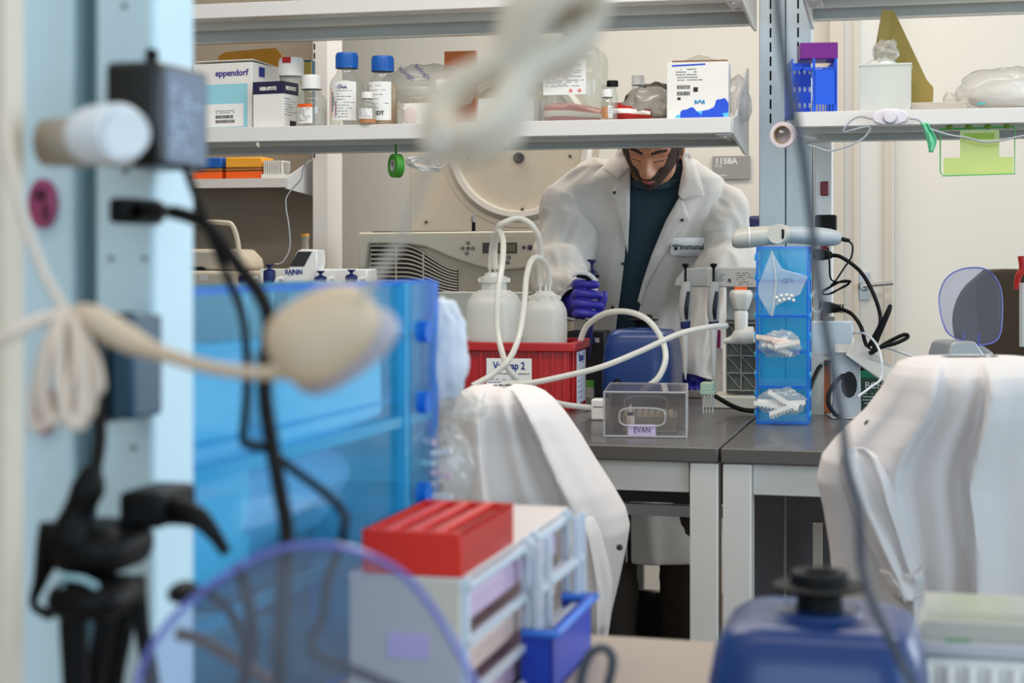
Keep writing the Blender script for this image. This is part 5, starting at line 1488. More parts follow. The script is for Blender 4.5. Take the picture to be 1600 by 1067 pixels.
def folds(phi, t, px):
    f = .007 * sin(5 * phi + 4 * t) * ss(.1, .5, t)
    f += .006 * max(0, sin(9 * phi + 9 * t + 1)) ** 3 * ss(.15, .4, t)
    f += .010 * noise.noise(Vector((phi * 1.6, t * 4.5, 3)))
    f -= .006 * (1 - abs(noise.noise(Vector((phi * 2.2 + 1.2 * t, t * 3, 9)))) * 2.6) ** 3 * ss(.1, .3, t) * .6
    return f
def coat_fn(s, t):
    py, cx, cd, hw, hd, ol, orr = row(t)
    sc = cd / F
    a = hw * sc; cx_ = mx(cx, cd)
    front = cd - hd
    xl = mx(ol, front) - cx_; xr = mx(orr, front) - cx_
    pl = math.asin(max(-.9, min(.9, xl / a))); pr = math.asin(max(-.9, min(.9, xr / a)))
    # go from the left opening edge round the back to the right edge
    phi = pl - (2 * pi - (pr - pl)) * s
    f = folds(phi, t, px=0)
    edge = min(s, 1 - s)
    f *= ss(0, .05, edge)
    x = cx_ + (a + f) * (abs(sin(phi)) ** .9) * (1 if sin(phi) > 0 else -1)
    y = cd - (hd + f) * cos(phi)
    if edge < .06: y -= .010 * (1 - edge / .06)
    z = mz(py, cd) 
    return (x, y, z)
def coat_front(px, py, off=0.0):
    """world point on the coat front seen at a photo column and row"""
    ks = [r[0] for r in ROWS]
    t = 0
    for i in range(len(ks) - 1):
        if ks[i] <= py <= ks[i + 1]: t = (i + (py - ks[i]) / (ks[i + 1] - ks[i])) / (len(ks) - 1)
    if py < ks[0]: t = 0
    py_, cx, cd, hw, hd, ol, orr = row(t)
    x = (px - cx) / hw; x = max(-.97, min(.97, x))
    D = cd - hd * sqrt(1 - x * x) - off
    return P(px, py, D)
mb = MB(man)
mb.grid(coat_fn, 120, 90)
coat = mb.build('lab_coat', lab_m, man, angle=80, solid=.006, sub=1, offset=0)
# shoulder caps closing the coat over the top to the neck
def cap_fn(s, t):
    # t 0: at neck line, 1: at row 0.. uses ring of row(0)
    py, cx, cd, hw, hd, ol, orr = row(0)
    a = hw * cd / F
    phi = .80 + (2 * pi - 1.6) * s
    k = .55 + .45 * t
    return (mx(cx, cd) + a * k * sin(phi), cd - hd * k * cos(phi), mz(py, cd) + .016 * (1 - t) )
MB(man).grid(cap_fn, 40, 6).build('coat_yoke', lab_m, coat, solid=.004)
# shirt
def shirt_fn(s, t):
    py, cx, cd, hw, hd, ol, orr = row(t * .86)
    a = hw * cd / F * .9; phi = 2 * pi * s
    f = .004 * sin(4 * phi + 6 * t) + .004 * noise.noise(Vector((phi * 2, t * 6, 1)))
    d = hd * .90 + f
    neckdip = 0
    if t < .10: neckdip = .035 * max(0, cos(phi)) ** 2 * (1 - t / .10)
    return (mx(cx, cd) + (a + f) * sin(phi), cd - d * cos(phi), mz(py, cd) - neckdip)
MB(man).grid(shirt_fn, 72, 60, True).build('shirt', shirt_m, man, angle=80)
# crew neck ring
ring = []
for k in range(33):
    a = 2 * pi * k / 32
    ring.append((mx(1017, 4.64) + .078 * sin(a), 4.655 - .075 * cos(a), mz(283, 4.6) + .012 - .030 * cos(a)))
MB(man).tube(ring[:-1], .007, 8, True, smooth=2).build('shirt_neckband', shirt_m, man)
# fill between neckband and shirt
def bib(s, t):
    a = 2 * pi * s
    p0 = Vector((mx(1017, 4.64) + .080 * sin(a), 4.655 - .077 * cos(a), mz(283, 4.6) + .012 - .030 * cos(a)))
    q = Vector(shirt_fn(s, .25))
    return p0.lerp(q, t) + Vector((0, -.012 * sin(pi * t), .010 * sin(pi * t)))
MB(man).grid(bib, 60, 14, True).build('shirt_yoke', shirt_m, man, angle=80)

# sleeves
def sleeve(pts, rs, seed, name='sleeve', n=64, sm=18, wr=.0085):
    P_ = [Vector(p) for p in pts]
    mb = MB(man)
    q = rad_smooth([Vector((p.x, p.y, p.z, r)) for p, r in zip(P_, rs)], sm)
    N = len(q)
    up = Vector((0, -1, 0)); rings = []
    c = [Vector((a[0], a[1], a[2])) for a in q]
    frames = []
    for i in range(N):
        tt = (c[min(i + 1, N - 1)] - c[max(i - 1, 0)]).normalized()
        up = (up - tt * up.dot(tt)).normalized(); frames.append((tt, up.copy(), tt.cross(up)))
    def fn(u_, v_):
        i = min(int(v_ * (N - 1) + .5), N - 1)
        tt, up_, sd = frames[i]
        a = 2 * pi * u_
        d = sd * cos(a) + up_ * sin(a)
        t_ = v_
        f = wr * sin(26 * t_ + 2.2 * sin(a + seed) + seed) * (.4 + .6 * sin(pi * t_))
        f += wr * 1.6 * noise.noise(Vector((cos(a) * 1.3 + seed, sin(a) * 1.3, t_ * 7)))
        f += wr * 1.2 * (1 - abs(noise.noise(Vector((cos(a) * 2 + seed, sin(a) * 2 + t_ * 3, t_ * 9))) * 2.5)) * .5
        return c[i] + d * (q[i][3] + f)
    mb.grid(fn, n, N - 1, True)
    return mb.build(name, lab_m, man, angle=85, solid=.004, sub=1)
s1 = sleeve([P(986, 262, 4.72), P(957, 278, 4.72), P(924, 292, 4.72), P(902, 322, 4.72), P(886, 362, 4.70), P(877, 410, 4.64), P(876, 440, 4.56), P(884, 462, 4.48), P(896, 472, 4.43)],
            [.040, .058, .080, .090, .088, .082, .076, .064, .052], 1.3)
s2 = sleeve([P(1050, 262, 4.72), P(1072, 279, 4.71), P(1096, 306, 4.72), P(1120, 342, 4.72), P(1131, 385, 4.70), P(1128, 425, 4.64), P(1112, 475, 4.54), P(1092, 535, 4.46), P(1082, 590, 4.44)],
            [.040, .056, .074, .088, .088, .082, .074, .062, .058], 4.1)
# collar and lapels: cut cloth lying on the coat front
def cloth_patch(pts, name, off=.010, m=lab_m, thick=.004, lift=0.0, parent=None, bevel=0.0):
    """polygon in photo columns/rows laid on the coat front at its true depth, fine mesh"""
    bm = bmesh.new()
    cx = sum(p[0] for p in pts) / len(pts); cy = sum(p[1] for p in pts) / len(pts)
    dense = []
    for i in range(len(pts)):
        a, b = pts[i], pts[(i + 1) % len(pts)]
        n = max(1, int(math.hypot(b[0] - a[0], b[1] - a[1]) / 6))
        for k in range(n): dense.append((a[0] + (b[0] - a[0]) * k / n, a[1] + (b[1] - a[1]) * k / n))
    vs = [bm.verts.new((a, b, 0)) for a, b in dense]
    es = [bm.edges.new((vs[i], vs[(i + 1) % len(vs)])) for i in range(len(vs))]
    bmesh.ops.triangle_fill(bm, use_beauty=True, use_dissolve=False, edges=es)
    bmesh.ops.subdivide_edges(bm, edges=[e for e in bm.edges if e.calc_length() > 7], cuts=2, use_grid_fill=True)
    bmesh.ops.triangulate(bm, faces=bm.faces)
    for v in bm.verts:
        px, py = v.co.x, v.co.y
        w = coat_front(px, py, off + lift * (abs(noise.noise(Vector((px * .02, py * .02, 0))))))
        v.co = IMan @ w
    mb = MB(); mb.bm.free(); mb.bm = bm
    return mb.build(name, m, parent or man, angle=80, solid=thick, bevel=bevel)
# turned-back facings
cloth_patch([(972, 250), (985, 262), (984, 330), (981, 396), (972, 360), (963, 325), (955, 303), (957, 296), (968, 283)], 'lapel', .020, lift=.006, parent=coat)
cloth_patch([(1062, 306), (1070, 322), (1078, 344), (1066, 356), (1052, 372), (1030, 410), (1010, 448), (1002, 476), (996, 470), (1004, 440), (1018, 398), (1040, 345)], 'lapel', .020, lift=.006, parent=coat)
# collar leaves
cloth_patch([(978, 228), (985, 236), (984, 262), (976, 270), (966, 280), (943, 266), (955, 250), (967, 236)], 'collar', .034, lift=.006, parent=coat)
cloth_patch([(1066, 232), (1078, 240), (1088, 256), (1094, 278), (1101, 306), (1084, 309), (1066, 313), (1060, 304), (1064, 282), (1068, 262)], 'collar', .034, lift=.006, parent=coat)
# collar stand round the neck
cr = []
for k in range(15):
    a = radians(66 + 228 * k / 14)
    cr.append(Vector((mx(1019, 4.66) + .094 * sin(a), 4.665 - .085 * cos(a), 0)))
def cs(s, t):
    i = s * 14; k = min(int(i), 13); p = cr[k].lerp(cr[k + 1], i - k)
    zz = mz(256, 4.6) + .055 * t * (1) + .01 * sin(pi * s)
    return (p.x + (p.x - mx(1019, 4.66)) * .12 * (1 - t), p.y, zz)
MB(man).grid(cs, 40, 6).build('collar_stand', lab_m, coat, solid=.004)
# snaps, chest badge
for px, py in ((960, 301), (973, 412), (957, 480), (1066, 344), (1008, 439)):
    c = coat_front(px, py, .028 if py in (301, 344) else .014)
    MB(man).lathe([(.0048, 0), (.0046, .002), (.002, .003), (.0001, .0022)], c, 14, RX).build('snap', steel_dark, coat)
cloth_patch([(1050, 371), (1102, 371), (1104, 375), (1102, 399), (1098, 401), (1049, 399), (1047, 395), (1048, 374)], 'name_patch', .022, mat('patch_white', (240, 240, 242), .7), .002, parent=coat)
c = coat_front(1081, 386, .046) - Vector(man.location)
text('immunai', c, .0225, mat('patch_ink', (18, 58, 66), .7), coat, bold=.0007, rot=Matrix.Rotation(radians(22), 4, 'Z'))
c2 = coat_front(1056, 386, .040) - Vector(man.location)
mb = MB()
for dx, h_ in ((-.006, .010), (0, .013), (.006, .010)):
    mb.tube([c2 + Vector((dx * .4, 0, -.009)), c2 + Vector((dx * .6, 0, 0)), c2 + Vector((dx, 0, h_ * .7))], .0016, 6)
mb.sph(c2 + Vector((-.0085, 0, .004)), .002, nu=8, nv=6).sph(c2 + Vector((.0085, 0, .004)), .002, nu=8, nv=6)
mb.build('tree_emblem', mat('patch_ink', (18, 58, 66)), coat)
# chest pocket seam
loc0 = [coat_front(px, py, .012) for px, py in ((1049, 402), (1040, 440), (1035, 480))]
# trousers
mb = MB(man)
for sx, fx, fy in ((-1, -.10, .02), (1, .12, .10)):
    mb.tube([tc + Vector((sx * .075, .02, .95)), tc + Vector((fx * .9, .0, .72)), tc + Vector((fx, .0, .50)), tc + Vector((fx, .03, .10))], [.115, .10, .085, .075], 20)
mb.build('trousers', trouser_m, man, remesh=.012, smooth=3, disp=[(.09, .02)])
for fx in (-.10, .12):
    MB(man).tube([tc + Vector((fx, .08, .045)), tc + Vector((fx, -.02, .045)), tc + Vector((fx, -.14, .035))], [.045, .048, .036], 16, flat=.9).build('shoe', black_rub, man)

# ---- gloved hand round the pipette
GD = 4.36
gs = GD / F
def G_(px, py, dd=0.0): return P(px, py, GD + dd)
mb = MB(man)
mb.tube([G_(893, 476, .085), G_(899, 474, .065), G_(908, 472, .04), G_(916, 471, .02)], [.030, .029, .032, .026], 18)      # wrist into palm
mb.sph(G_(911, 473, .025), (.026, .024, .045), None, 24, 18)
fing = [(443, .0120, 935, 0), (459, .0122, 943, 0), (475, .0120, 944, 1), (490, .0108, 939, 2)]
for i, (py, r, xe, k) in enumerate(fing):
    mb.tube([G_(902 - 3 * (i == 0), py + 3, .022), G_(900, py + 1, .0), G_(905, py - 1, -.020), G_(918, py, -.028), G_(930, py + 1.5, -.026), G_(xe - 3, py + 3, -.018)], [r * .95, r * 1.05, r * 1.05, r, r * .92, r * .72], 16)
glove = mb.build('glove', glove_m, man, remesh=.0016, smooth=2)
MB(man).tube([G_(921, 494, .02), G_(933, 486, .0), G_(940, 474, -.008), G_(943, 462, -.010), G_(942, 455, -.010)], [.016, .0140, .0125, .0118, .0095], 18).build('glove_thumb', glove_m, glove)
MB(man).tube([G_(884, 470, .10), G_(892, 473, .075), G_(897, 474, .06)], [.052, .050, .044], 24, cap=False).build('sleeve_cuff', lab_m, coat, solid=.005)
# the other hand, half hidden behind the hanging pipettes
mb = MB(man)
c = P(1082, 598, 4.44)
mb.tube([P(1084, 570, 4.45), P(1083, 584, 4.445), c], [.028, .030, .030], 16)
for k in range(4):
    mb.tube([c + Vector((-.022 + .014 * k, -.005, 0)), c + Vector((-.026 + .016 * k, -.030, -.012)), c + Vector((-.026 + .016 * k, -.040, -.035 + .003 * (k == 1)))], [.0105, .0098, .008], 12)
mb.tube([c + Vector((.024, 0, .0)), c + Vector((.036, -.018, -.012)), c + Vector((.034, -.03, -.026))], [.012, .011, .009], 12)
mb.build('glove', glove_m, man, remesh=.002, smooth=2)

# pipette held in the hand (a thing of its own)
pp = thing('pipette', 'navy and white pipette held upright in the blue gloved hand', 'pipette', G_(921, 522, -.006), 0)
q = lambda px, py, dd=0.0: Vector(((px - 921) * gs, dd, -(py - 522) * gs))
MB().tube([q(921, 560), q(921, 535), q(922, 505), q(923, 450), q(924, 432)], [.002, .005, .010, .0125, .0135], 20).build('barrel', navy, pp)
MB().tube([q(922, 500), q(924, 470), q(926, 436)], [.0128, .0145, .0145], 18).build('grip', white_pl, pp)
MB().lathe([(.0145, 0), (.0150, .012), (.008, .018), (.0042, .022), (.0042, .034), (.006, .038), (.0125, .041), (.0125, .046), (.0001, .047)], q(925, 433), 24).build('plunger', navy, pp)
MB().tube([q(929, 450, -.012), q(927, 437, -.02), q(917, 429, -.03), q(905, 427, -.034), q(894, 430, -.036)], [.0065, .0078, .0075, .0065, .0055], 14).build('finger_rest', white_pl, pp)
MB().tube([q(925, 441, -.022), q(915, 433, -.034), q(900, 431, -.038)], [.004, .006, .004], 10).build('dark_underside', black, pp)
mb = MB().b2((914 - 921) * gs, (936 - 921) * gs, -.012, .014, -(434 - 522) * gs, -(429 - 522) * gs); mb.build('ejector_bar', black, pp, bevel=.001)

# ================================================================== coats draped over chairs
def drape(root, rows, dep, fold_list, seed, name='cloth', nu=220, nv=110, m=coat_cloth2, yoff=0.0, sharp=1.0):
    """rows: py, left px, right px, depth m.  A closed sheet hung over a chair back; folds grow downward."""
    I = INV[root.name]
    def r_(t):
        k = t * (len(rows) - 1); i = min(int(k), len(rows) - 2); f = k - i; f2 = f
        return [a * (1 - f2) + b * f2 for a, b in zip(rows[i], rows[i + 1])]
    def fn(s, t):
        py, xl, xr, D = r_(t)
        a = 2 * pi * s; c = cos(a); sn = sin(a)
        half = (xr - xl) / 2; mid = (xl + xr) / 2
        px = mid - half * (abs(c) ** .85) * (1 if c > 0 else -1) if True else 0
        e = (abs(sn) ** .55) * (1 if sn > 0 else -1)
        gro = dep * (.35 + .65 * ss(0, .35, t))
        y = D - gro * e
        if sn > 0:
            fr = 0
            X_ = (px - xl) / (xr - xl)
            for (x0, amp, wd, slant, kind) in fold_list:
                d = X_ - x0 - slant * (t - .1)
                g_ = amp * ss(.04, .45, t)
                if kind == 0: fr += g_ * exp(-(d / wd) ** 2)
                else:                                   # sharp-edged pleat: steep on one side
                    fr += g_ * (exp(-(d / wd) ** 2) if d * kind > 0 else exp(-(d / (wd * .22)) ** 2))
            fr += .022 * noise.noise(Vector((X_ * 2.4 + seed, t * 1.8, 0))) + .006 * noise.noise(Vector((X_ * 6 + seed, t * 4, 2)))
            y -= fr * sn ** .3
        w = P(px, py, y)
        # heights come from the row at its own depth so that folds stay vertical
        w.z = EZ - (py - HY) / F * D
        return I @ w
    mb = MB(); mb.grid(fn, nu, nv, True)
    return mb.build(name, m, None if root is None else root, angle=85, solid=.003)
def lab_chair(px, D, label, ztop, halfw):
    t = at('lab_chair', label, 'chair', px, D, 0, -TH)
    MB().grid(lambda a, b: ((a - .5) * 2 * halfw * (sin(pi * min(max(b * .6 + .25, .05), .97)) ** .3), .03 - .03 * cos((a - .5) * 2.4), ztop - .34 + .34 * b), 16, 12).build('backrest', mat('chair_black', (18, 16, 16), .5), t, solid=.03)
    MB().b2(-.2, .2, .02, .42, .42, .48).build('seat', mat('chair_black', (18, 16, 16)), t, bevel=.03, seg=3)
    MB().tube([(0, .2, .43), (0, .04, .45), (0, .0, .56), (0, .02, ztop - .2)], .016, 8).build('back_support', steel_dark, t)
    MB().cyl((0, .2, .1), (0, .2, .43), .025).build('pedestal', steel_dark, t)
    for k in range(5):
        a = k * 2 * pi / 5 + .3
        MB().tube([(0, .2, .11), (.26 * cos(a), .2 + .26 * sin(a), .05)], [.022, .014], 8, smooth=1).build('base_leg', black, t)
    return t
lab_chair(800, 2.72, 'black lab chair hidden under the left white coat', 1.035, .10)
lab_chair(1500, 2.42, 'black lab chair hidden under the right white coat', 1.10, .11)

c1 = thing('draped_lab_coat', 'white lab coat draped over the chair back in front of the red bin', 'lab coat', P(830, 985, 2.72), 0)
rows = [(601, 770, 800, 2.72), (602, 752, 822, 2.72), (605, 735, 838, 2.72), (612, 722, 852, 2.72), (624, 714, 866, 2.72), (645, 706, 884, 2.72), (680, 700, 908, 2.72), (720, 696, 932, 2.71), (760, 693, 958, 2.70), (795, 690, 978, 2.70), (820, 690, 984, 2.70), (850, 690, 979, 2.70), (900, 690, 968, 2.70), (950, 690, 956, 2.70), (990, 692, 950, 2.70), (1050, 695, 945, 2.70)]
drape(c1, rows, .10, [(.22, .055, .16, .05, -1), (.48, .022, .07, .05, 0), (.64, .045, .10, .18, 1), (.84, .03, .10, .10, 0)], 2.0)
# hanging sleeve and the shadowed opening beside it
sl = drape(c1, [(790, 868, 900, 2.60), (794, 862, 918, 2.60), (806, 860, 930, 2.59), (830, 862, 940, 2.59), (870, 868, 950, 2.59), (910, 874, 957, 2.59), (935, 880, 956, 2.59), (970, 892, 952, 2.59), (990, 898, 948, 2.60)], .035, [(.3, .012, .12, .1, 0), (.75, .012, .1, -.1, 1)], 7.0, 'sleeve', 80, 50)
MB(c1).lathe([(.0052, 0), (.005, .002), (.0015, .0035), (.0001, .0025)], P(968, 855, 2.585), 16, RX).build('snap', steel_dark, c1)

c2_ = thing('draped_lab_coat', 'white lab coat draped over the chair at the right edge of the photo', 'lab coat', P(1500, 985, 2.40), 0)
rows = [(556, 1470, 1560, 2.40), (557, 1440, 1590, 2.40), (560, 1418, 1614, 2.40), (567, 1402, 1632, 2.40), (580, 1392, 1648, 2.40), (605, 1378, 1662, 2.40), (640, 1352, 1672, 2.40), (680, 1310, 1680, 2.40), (712, 1284, 1686, 2.40), (745, 1276, 1690, 2.40), (790, 1286, 1694, 2.40), (850, 1296, 1698, 2.40), (920, 1302, 1702, 2.40), (990, 1308, 1706, 2.40), (1050, 1312, 1710, 2.40)]
drape(c2_, rows, .11, [(.06, .02, .07, 0, 0), (.27, .055, .12, .06, -1), (.46, .03, .09, .0, 0), (.62, .055, .12, -.07, 1), (.80, .02, .08, 0, 0)], 5.0)
sl = drape(c2_, [(700, 1318, 1352, 2.27), (712, 1312, 1372, 2.27), (745, 1314, 1392, 2.27), (790, 1330, 1406, 2.27), (840, 1352, 1424, 2.265), (890, 1378, 1438, 2.26), (912, 1390, 1442, 2.26), (928, 1397, 1436, 2.26), (931, 1399, 1430, 2.265)], .035, [(.35, .014, .14, .1, 0), (.8, .012, .1, -.1, 1)], 3.0, 'sleeve', 80, 50)
drape(c2_, [(886, 1374, 1440, 2.255), (890, 1375, 1442, 2.25), (912, 1388, 1445, 2.25), (929, 1397, 1438, 2.25)], .040, [], 3.0, 'sleeve_cuff', 60, 10)
MB(c2_).lathe([(.0052, 0), (.005, .002), (.0015, .0035), (.0001, .0025)], P(1356, 662, 2.315), 16, RX).build('snap', steel_dark, c2_)
# ================================================================== the near island
NV1 = UV(P(990, 995, 1.64))[1]           # its back edge
nb_ = thing('near_workbench', 'warm grey workbench in the foreground under the blurred instruments', 'workbench', tuple(W(-.9, NV1 - 1.25, 0)))
MB().b2(-2.2, 2.4, 0, 1.25, BZ - .03, BZ).build('worktop', near_bench, nb_, bevel=.003)
MB().b2(-2.1, 2.3, 1.2, 1.225, BZ - .092, BZ - .031).build('apron', white_paint, nb_)
for u in (-2.1, 2.25):
    for v in (.04, 1.15): MB().b2(u - .028, u + .028, v, v + .055, 0, BZ - .031).build('leg', white_paint, nb_)
def nb(name, label, cat, px, D, z=BZ + .0005, rz=-TH, group=None):
    return at(name, label, cat, px, D, z, rz, group), D / F
# near post: two uprights
npm = mat('near_post_window_tint', (204, 232, 244), .4, noise_amt=.02)  # cool window light mixed into the colour of the near uprights
t, s = nb('shelving_post', 'wide blurred pale upright at the far left with the upper red socket', 'shelving post', 0, 1.10)
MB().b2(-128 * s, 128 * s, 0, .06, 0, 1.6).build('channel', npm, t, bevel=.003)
for py, lab in ((320, 'dark red socket'), (640, 'dark red socket')):
    z = EZ - (py - 400) * s - BZ
    q = MB().lathe([(24 * s, -.003), (24 * s, .004), (.0001, .005)], (78 * s, 0, z), 28, RX @ Matrix.Scale(1.6, 3, Vector((0, 1, 0)))).build('red_socket', mat('socket_maroon', (160, 64, 108), .4), t)
    for dx, dz, h_ in ((-6, 14, 10), (5, 14, 10), (8, -12, 14)):
        MB().sph((78 * s + dx * s, -.006, z + dz * s), (4 * s, .001, h_ * s)).build('socket_slot', mat('socket_dark', (60, 8, 30), .6), q)
MB().b2(130 * s, 142 * s, .015, .05, 0, 1.6).build('groove', mat('groove_teal', (96, 128, 138), .5), t)
t, s = nb('shelving_post', 'narrower blurred pale upright carrying the black adapter and plugs', 'shelving post', 195, 1.07)
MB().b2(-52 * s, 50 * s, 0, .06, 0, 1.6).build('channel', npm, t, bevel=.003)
for px, py in ((172, 405), (230, 405), (195, 10), (196, 268), (120 + 90, 700)):
    MB().lathe([(4 * s, -.001), (4 * s, .001), (.0001, .0012)], ((px - 195) * s, 0, EZ - (py - 400) * s - BZ), 14, RX).build('bolt', steel_dark, t)
t, s = nb('side_panel', 'blurred beige panel along the left edge of the photo', 'panel', -40, .90)
MB().b2(-90 * s, 52 * s, 0, .02, 0, 1.3).build('panel', cream_dark, t)

# pale controller lying across the near post
t, s = nb('pipet_controller', 'blurred beige controller with a white round end across the near post', 'pipet controller', 150, .92, EZ - (215 - 400) * .92 / F)
X = lambda px: (px - 150) * s
MB().tube([(X(12), .03, 0), (X(40), .03, 0), (X(100), .03, 0), (X(165), .02, 0)], [38 * s, 40 * s, 40 * s, 41 * s], 28).build('barrel', mat('beige_controller', (170, 158, 142), .5), t)
MB().tube([(X(158), -.0, 0), (X(168), -.015, 0), (X(195), -.02, 0), (X(226), -.024, 0), (X(238), -.026, 0), (X(241), -.027, 0)], [40 * s, 44 * s, 46 * s, 46 * s, 41 * s, 34 * s], 32).build('end_cap', mat('white_end', (220, 226, 232), .35), t)
MB().b2(X(60), X(90), .05, .15, -.01, .01).build('holder_arm', steel_dark, t)

# black power adapter and plugs on the near post
def wall_thing(name, label, cat, px, py, D): 
    t = at(name, label, cat, px, D, EZ - (py - 400) * D / F, -TH); return t, D / F
t, s = wall_thing('power_adapter', 'big blurred black power adapter with a bluish side at upper left', 'adapter', 220, 178, 1.0)
MB().b2(-56 * s, 38 * s, -.005, .065, -82 * s, 82 * s).build('housing', mat('adapter_black', (12, 14, 16), .35), t, bevel=.004, seg=3)
MB().b2(38 * s, 40 * s, .003, .058, -74 * s, 72 * s).build('rating_panel', mat('adapter_slate', (64, 92, 124), .35), t)
lines(.008, .052, -60 * s, 50 * s, 40.4 * s, 9, rnd, .003, 'right', .7).build('printed_lines', mat('print_pale', (160, 180, 200), .6), t)
MB().tube([(-8 * s, .02, 82 * s), (-7 * s, .02, 100 * s), (-5 * s, .02, 108 * s)], [9 * s, 11 * s, 8 * s], 14).build('strain_relief', black, t)
t, s = wall_thing('plug', 'blurred black plug with a thick cord pointing right at the near post', 'plug', 212, 330, 1.02)
MB().b2(-22 * s, 12 * s, -.02, .03, -20 * s, 20 * s).build('plug_body', black, t, bevel=.003)
MB().tube([(8 * s, 0, 0), (40 * s, -.01, 0), (64 * s, -.01, -2 * s)], [15 * s, 14 * s, 11 * s], 14).build('strain_relief', black, t)
def cord(lab, pts, r, m=black_rub, name='black_cable', **k): return loose(name, lab, 'cord', [P(*p) for p in pts], r, m, n=10, **k)
cord('blurred thick black cord from the side plug arching down in front of the blue organiser', [(268, 331, 1.0), (300, 340, .99), (330, 358, .98), (368, 410, .97), (405, 458, .96), (420, 500, .95), (415, 560, .94), (414, 620, .93), (424, 690, .92), (438, 770, .91), (448, 830, .90), (444, 900, .89), (438, 1000, .88), (436, 1120, .87)], .0042)
cord('blurred thin black cord hanging from the black adapter past the beige strap', [(290, 262, 1.0), (304, 300, .99), (325, 355, .98), (352, 425, .97), (375, 480, .96), (384, 530, .95), (386, 600, .94), (383, 650, .93), (381, 690, .93), (400, 697, .92), (420, 703, .92), (460, 735, .92), (505, 768, .92), (536, 800, .91), (538, 825, .9), (530, 860, .9), (512, 905, .89), (505, 960, .88), (488, 1000, .88), (495, 1025, .87), (560, 1050, .86), (640, 1085, .85)], .0026)
cord('blurred dark cord hanging in front of the far post and the right coat', [(1212, -60, .95), (1216, 20, .95), (1226, 100, .95), (1240, 170, .95), (1256, 250, .95), (1266, 330, .95), (1280, 450, .95), (1300, 570, .94), (1316, 660, .94), (1324, 730, .93), (1342, 800, .92), (1346, 880, .92), (1362, 940, .91), (1392, 1000, .91), (1430, 1080, .9)], .0026, mat('slate_cord', (60, 66, 76), .5))
cord('blurred black cable loop lying on the near bench at the bottom', [(905, 1110, 1.2), (908, 1060, 1.2), (920, 1025, 1.2), (940, 1012, 1.2), (956, 1024, 1.2), (955, 1050, 1.2), (944, 1090, 1.2)], .0034, mat('slate_cord', (60, 66, 76)))
cord('blurred black wire arching behind the clear guard at lower left', [(292, 925, .92), (320, 925, .92), (350, 945, .92), (375, 985, .92), (384, 1030, .92), (380, 1090, .92)], .0028)
cord('blurred black wire curving inside the clear guard at lower left', [(372, 880, .94), (386, 930, .94), (393, 980, .94), (388, 1040, .94), (372, 1100, .94)], .0040)
cord('blurred brown wire slanting down behind the clear guard', [(275, 990, .93), (310, 998, .93), (350, 1020, .93), (400, 1050, .93), (450, 1090, .93)], .0036, mat('brown_cord', (96, 70, 48), .5))
t, s = wall_thing('plug', 'blurred round black plug seen behind the clear guard', 'plug', 286, 925, .92)
MB().sph((0, 0, 0), (20 * s, .014, 17 * s)).tube([(10 * s, 0, 0), (30 * s, 0, 0)], [12 * s, 6 * s], 12, smooth=1).build('plug_body', black, t)

# black plug cluster low on the near post
t, s = wall_thing('plug', 'blurred black plug with a curved cord over the blue organiser, lower left', 'plug', 235, 800, 1.0)
MB().b2(-30 * s, 44 * s, -.02, .03, -18 * s, 38 * s).build('plug_body', black, t, bevel=.004)
MB().tube([(20 * s, 0, 2 * s), (60 * s, -.005, 4 * s), (95 * s, -.01, -2 * s), (120 * s, -.01, -26 * s), (142 * s, -.012, -52 * s)], [22 * s, 21 * s, 17 * s, 12 * s, 9 * s], 14).build('strain_relief', black, t)
t, s = wall_thing('plug_tower', 'blurred cluster of black plugs hanging low on the near post', 'plugs', 135, 860, .96)
MB().tube([(10 * s, 0, 130 * s), (4 * s, 0, 100 * s), (-15 * s, 0, 60 * s), (-25 * s, 0, 20 * s)], [14 * s, 26 * s, 24 * s, 40 * s], 16).build('upper_plug', black, t)
MB().b2(-62 * s, 60 * s, -.01, .05, -40 * s, 36 * s).build('middle_plug', black, t, bevel=.012, seg=3)
MB().tube([(-60 * s, 0, 40 * s), (-64 * s, 0, 0), (-80 * s, 0, -50 * s), (-92 * s, 0, -90 * s), (-60 * s, 0, -104 * s)], [20 * s, 22 * s, 12 * s, 7 * s, 10 * s], 14).build('side_lead', black, t)
MB().b2(-52 * s, 70 * s, -.02, .03, -104 * s, -44 * s).build('lower_plug', black, t, bevel=.014, seg=3)
MB().sph((-52 * s, .01, 20 * s), (16 * s, .012, 30 * s)).build('red_side', mat('socket_red', (130, 10, 16), .5), t)
MB().tube([(-12 * s, -.02, -45 * s), (-2 * s, -.026, -30 * s), (30 * s, -.026, -30 * s), (48 * s, -.02, -44 * s)], 5 * s, 10).build('shiny_clip', mat('clip_pale', (150, 190, 200), .3), t)
for px0, px1, dx, r in ((112, 118, 0, 22), (170, 150, 4, 17), (200, 180, 8, 16), (215, 235, 3, 13)):
    cord('blurred black cord from the plug cluster, column %d of the lower left bundle' % px0 if False else {112: 'blurred broad black cord running down from the plug cluster, leftmost', 170: 'blurred black cord slanting left out of the plug cluster', 200: 'blurred black cord behind the slanting one under the plug cluster', 215: 'blurred black cord at the edge of the clear guard, under the plug cluster'}[px0],
         [(px0, 900, .97 + dx * .004), ((px0 * 2 + px1) / 3, 980, .97 + dx * .004), (px1, 1050, .97 + dx * .004), (px1 - (px0 - px1) * .4, 1130, .97 + dx * .004)], r * .97 / F)
t, s = wall_thing('power_adapter', 'blurred black and slate adapter behind the beige cord loops', 'adapter', 190, 575, 1.03)
MB().b2(-34 * s, -14 * s, -.012, .035, -86 * s, 86 * s).build('housing', mat('adapter_black', (12, 14, 16)), t, bevel=.004)
MB().b2(-14 * s, 28 * s, -.006, .035, -80 * s, 82 * s).build('side', mat('adapter_slate2', (34, 76, 100), .35), t, bevel=.003)
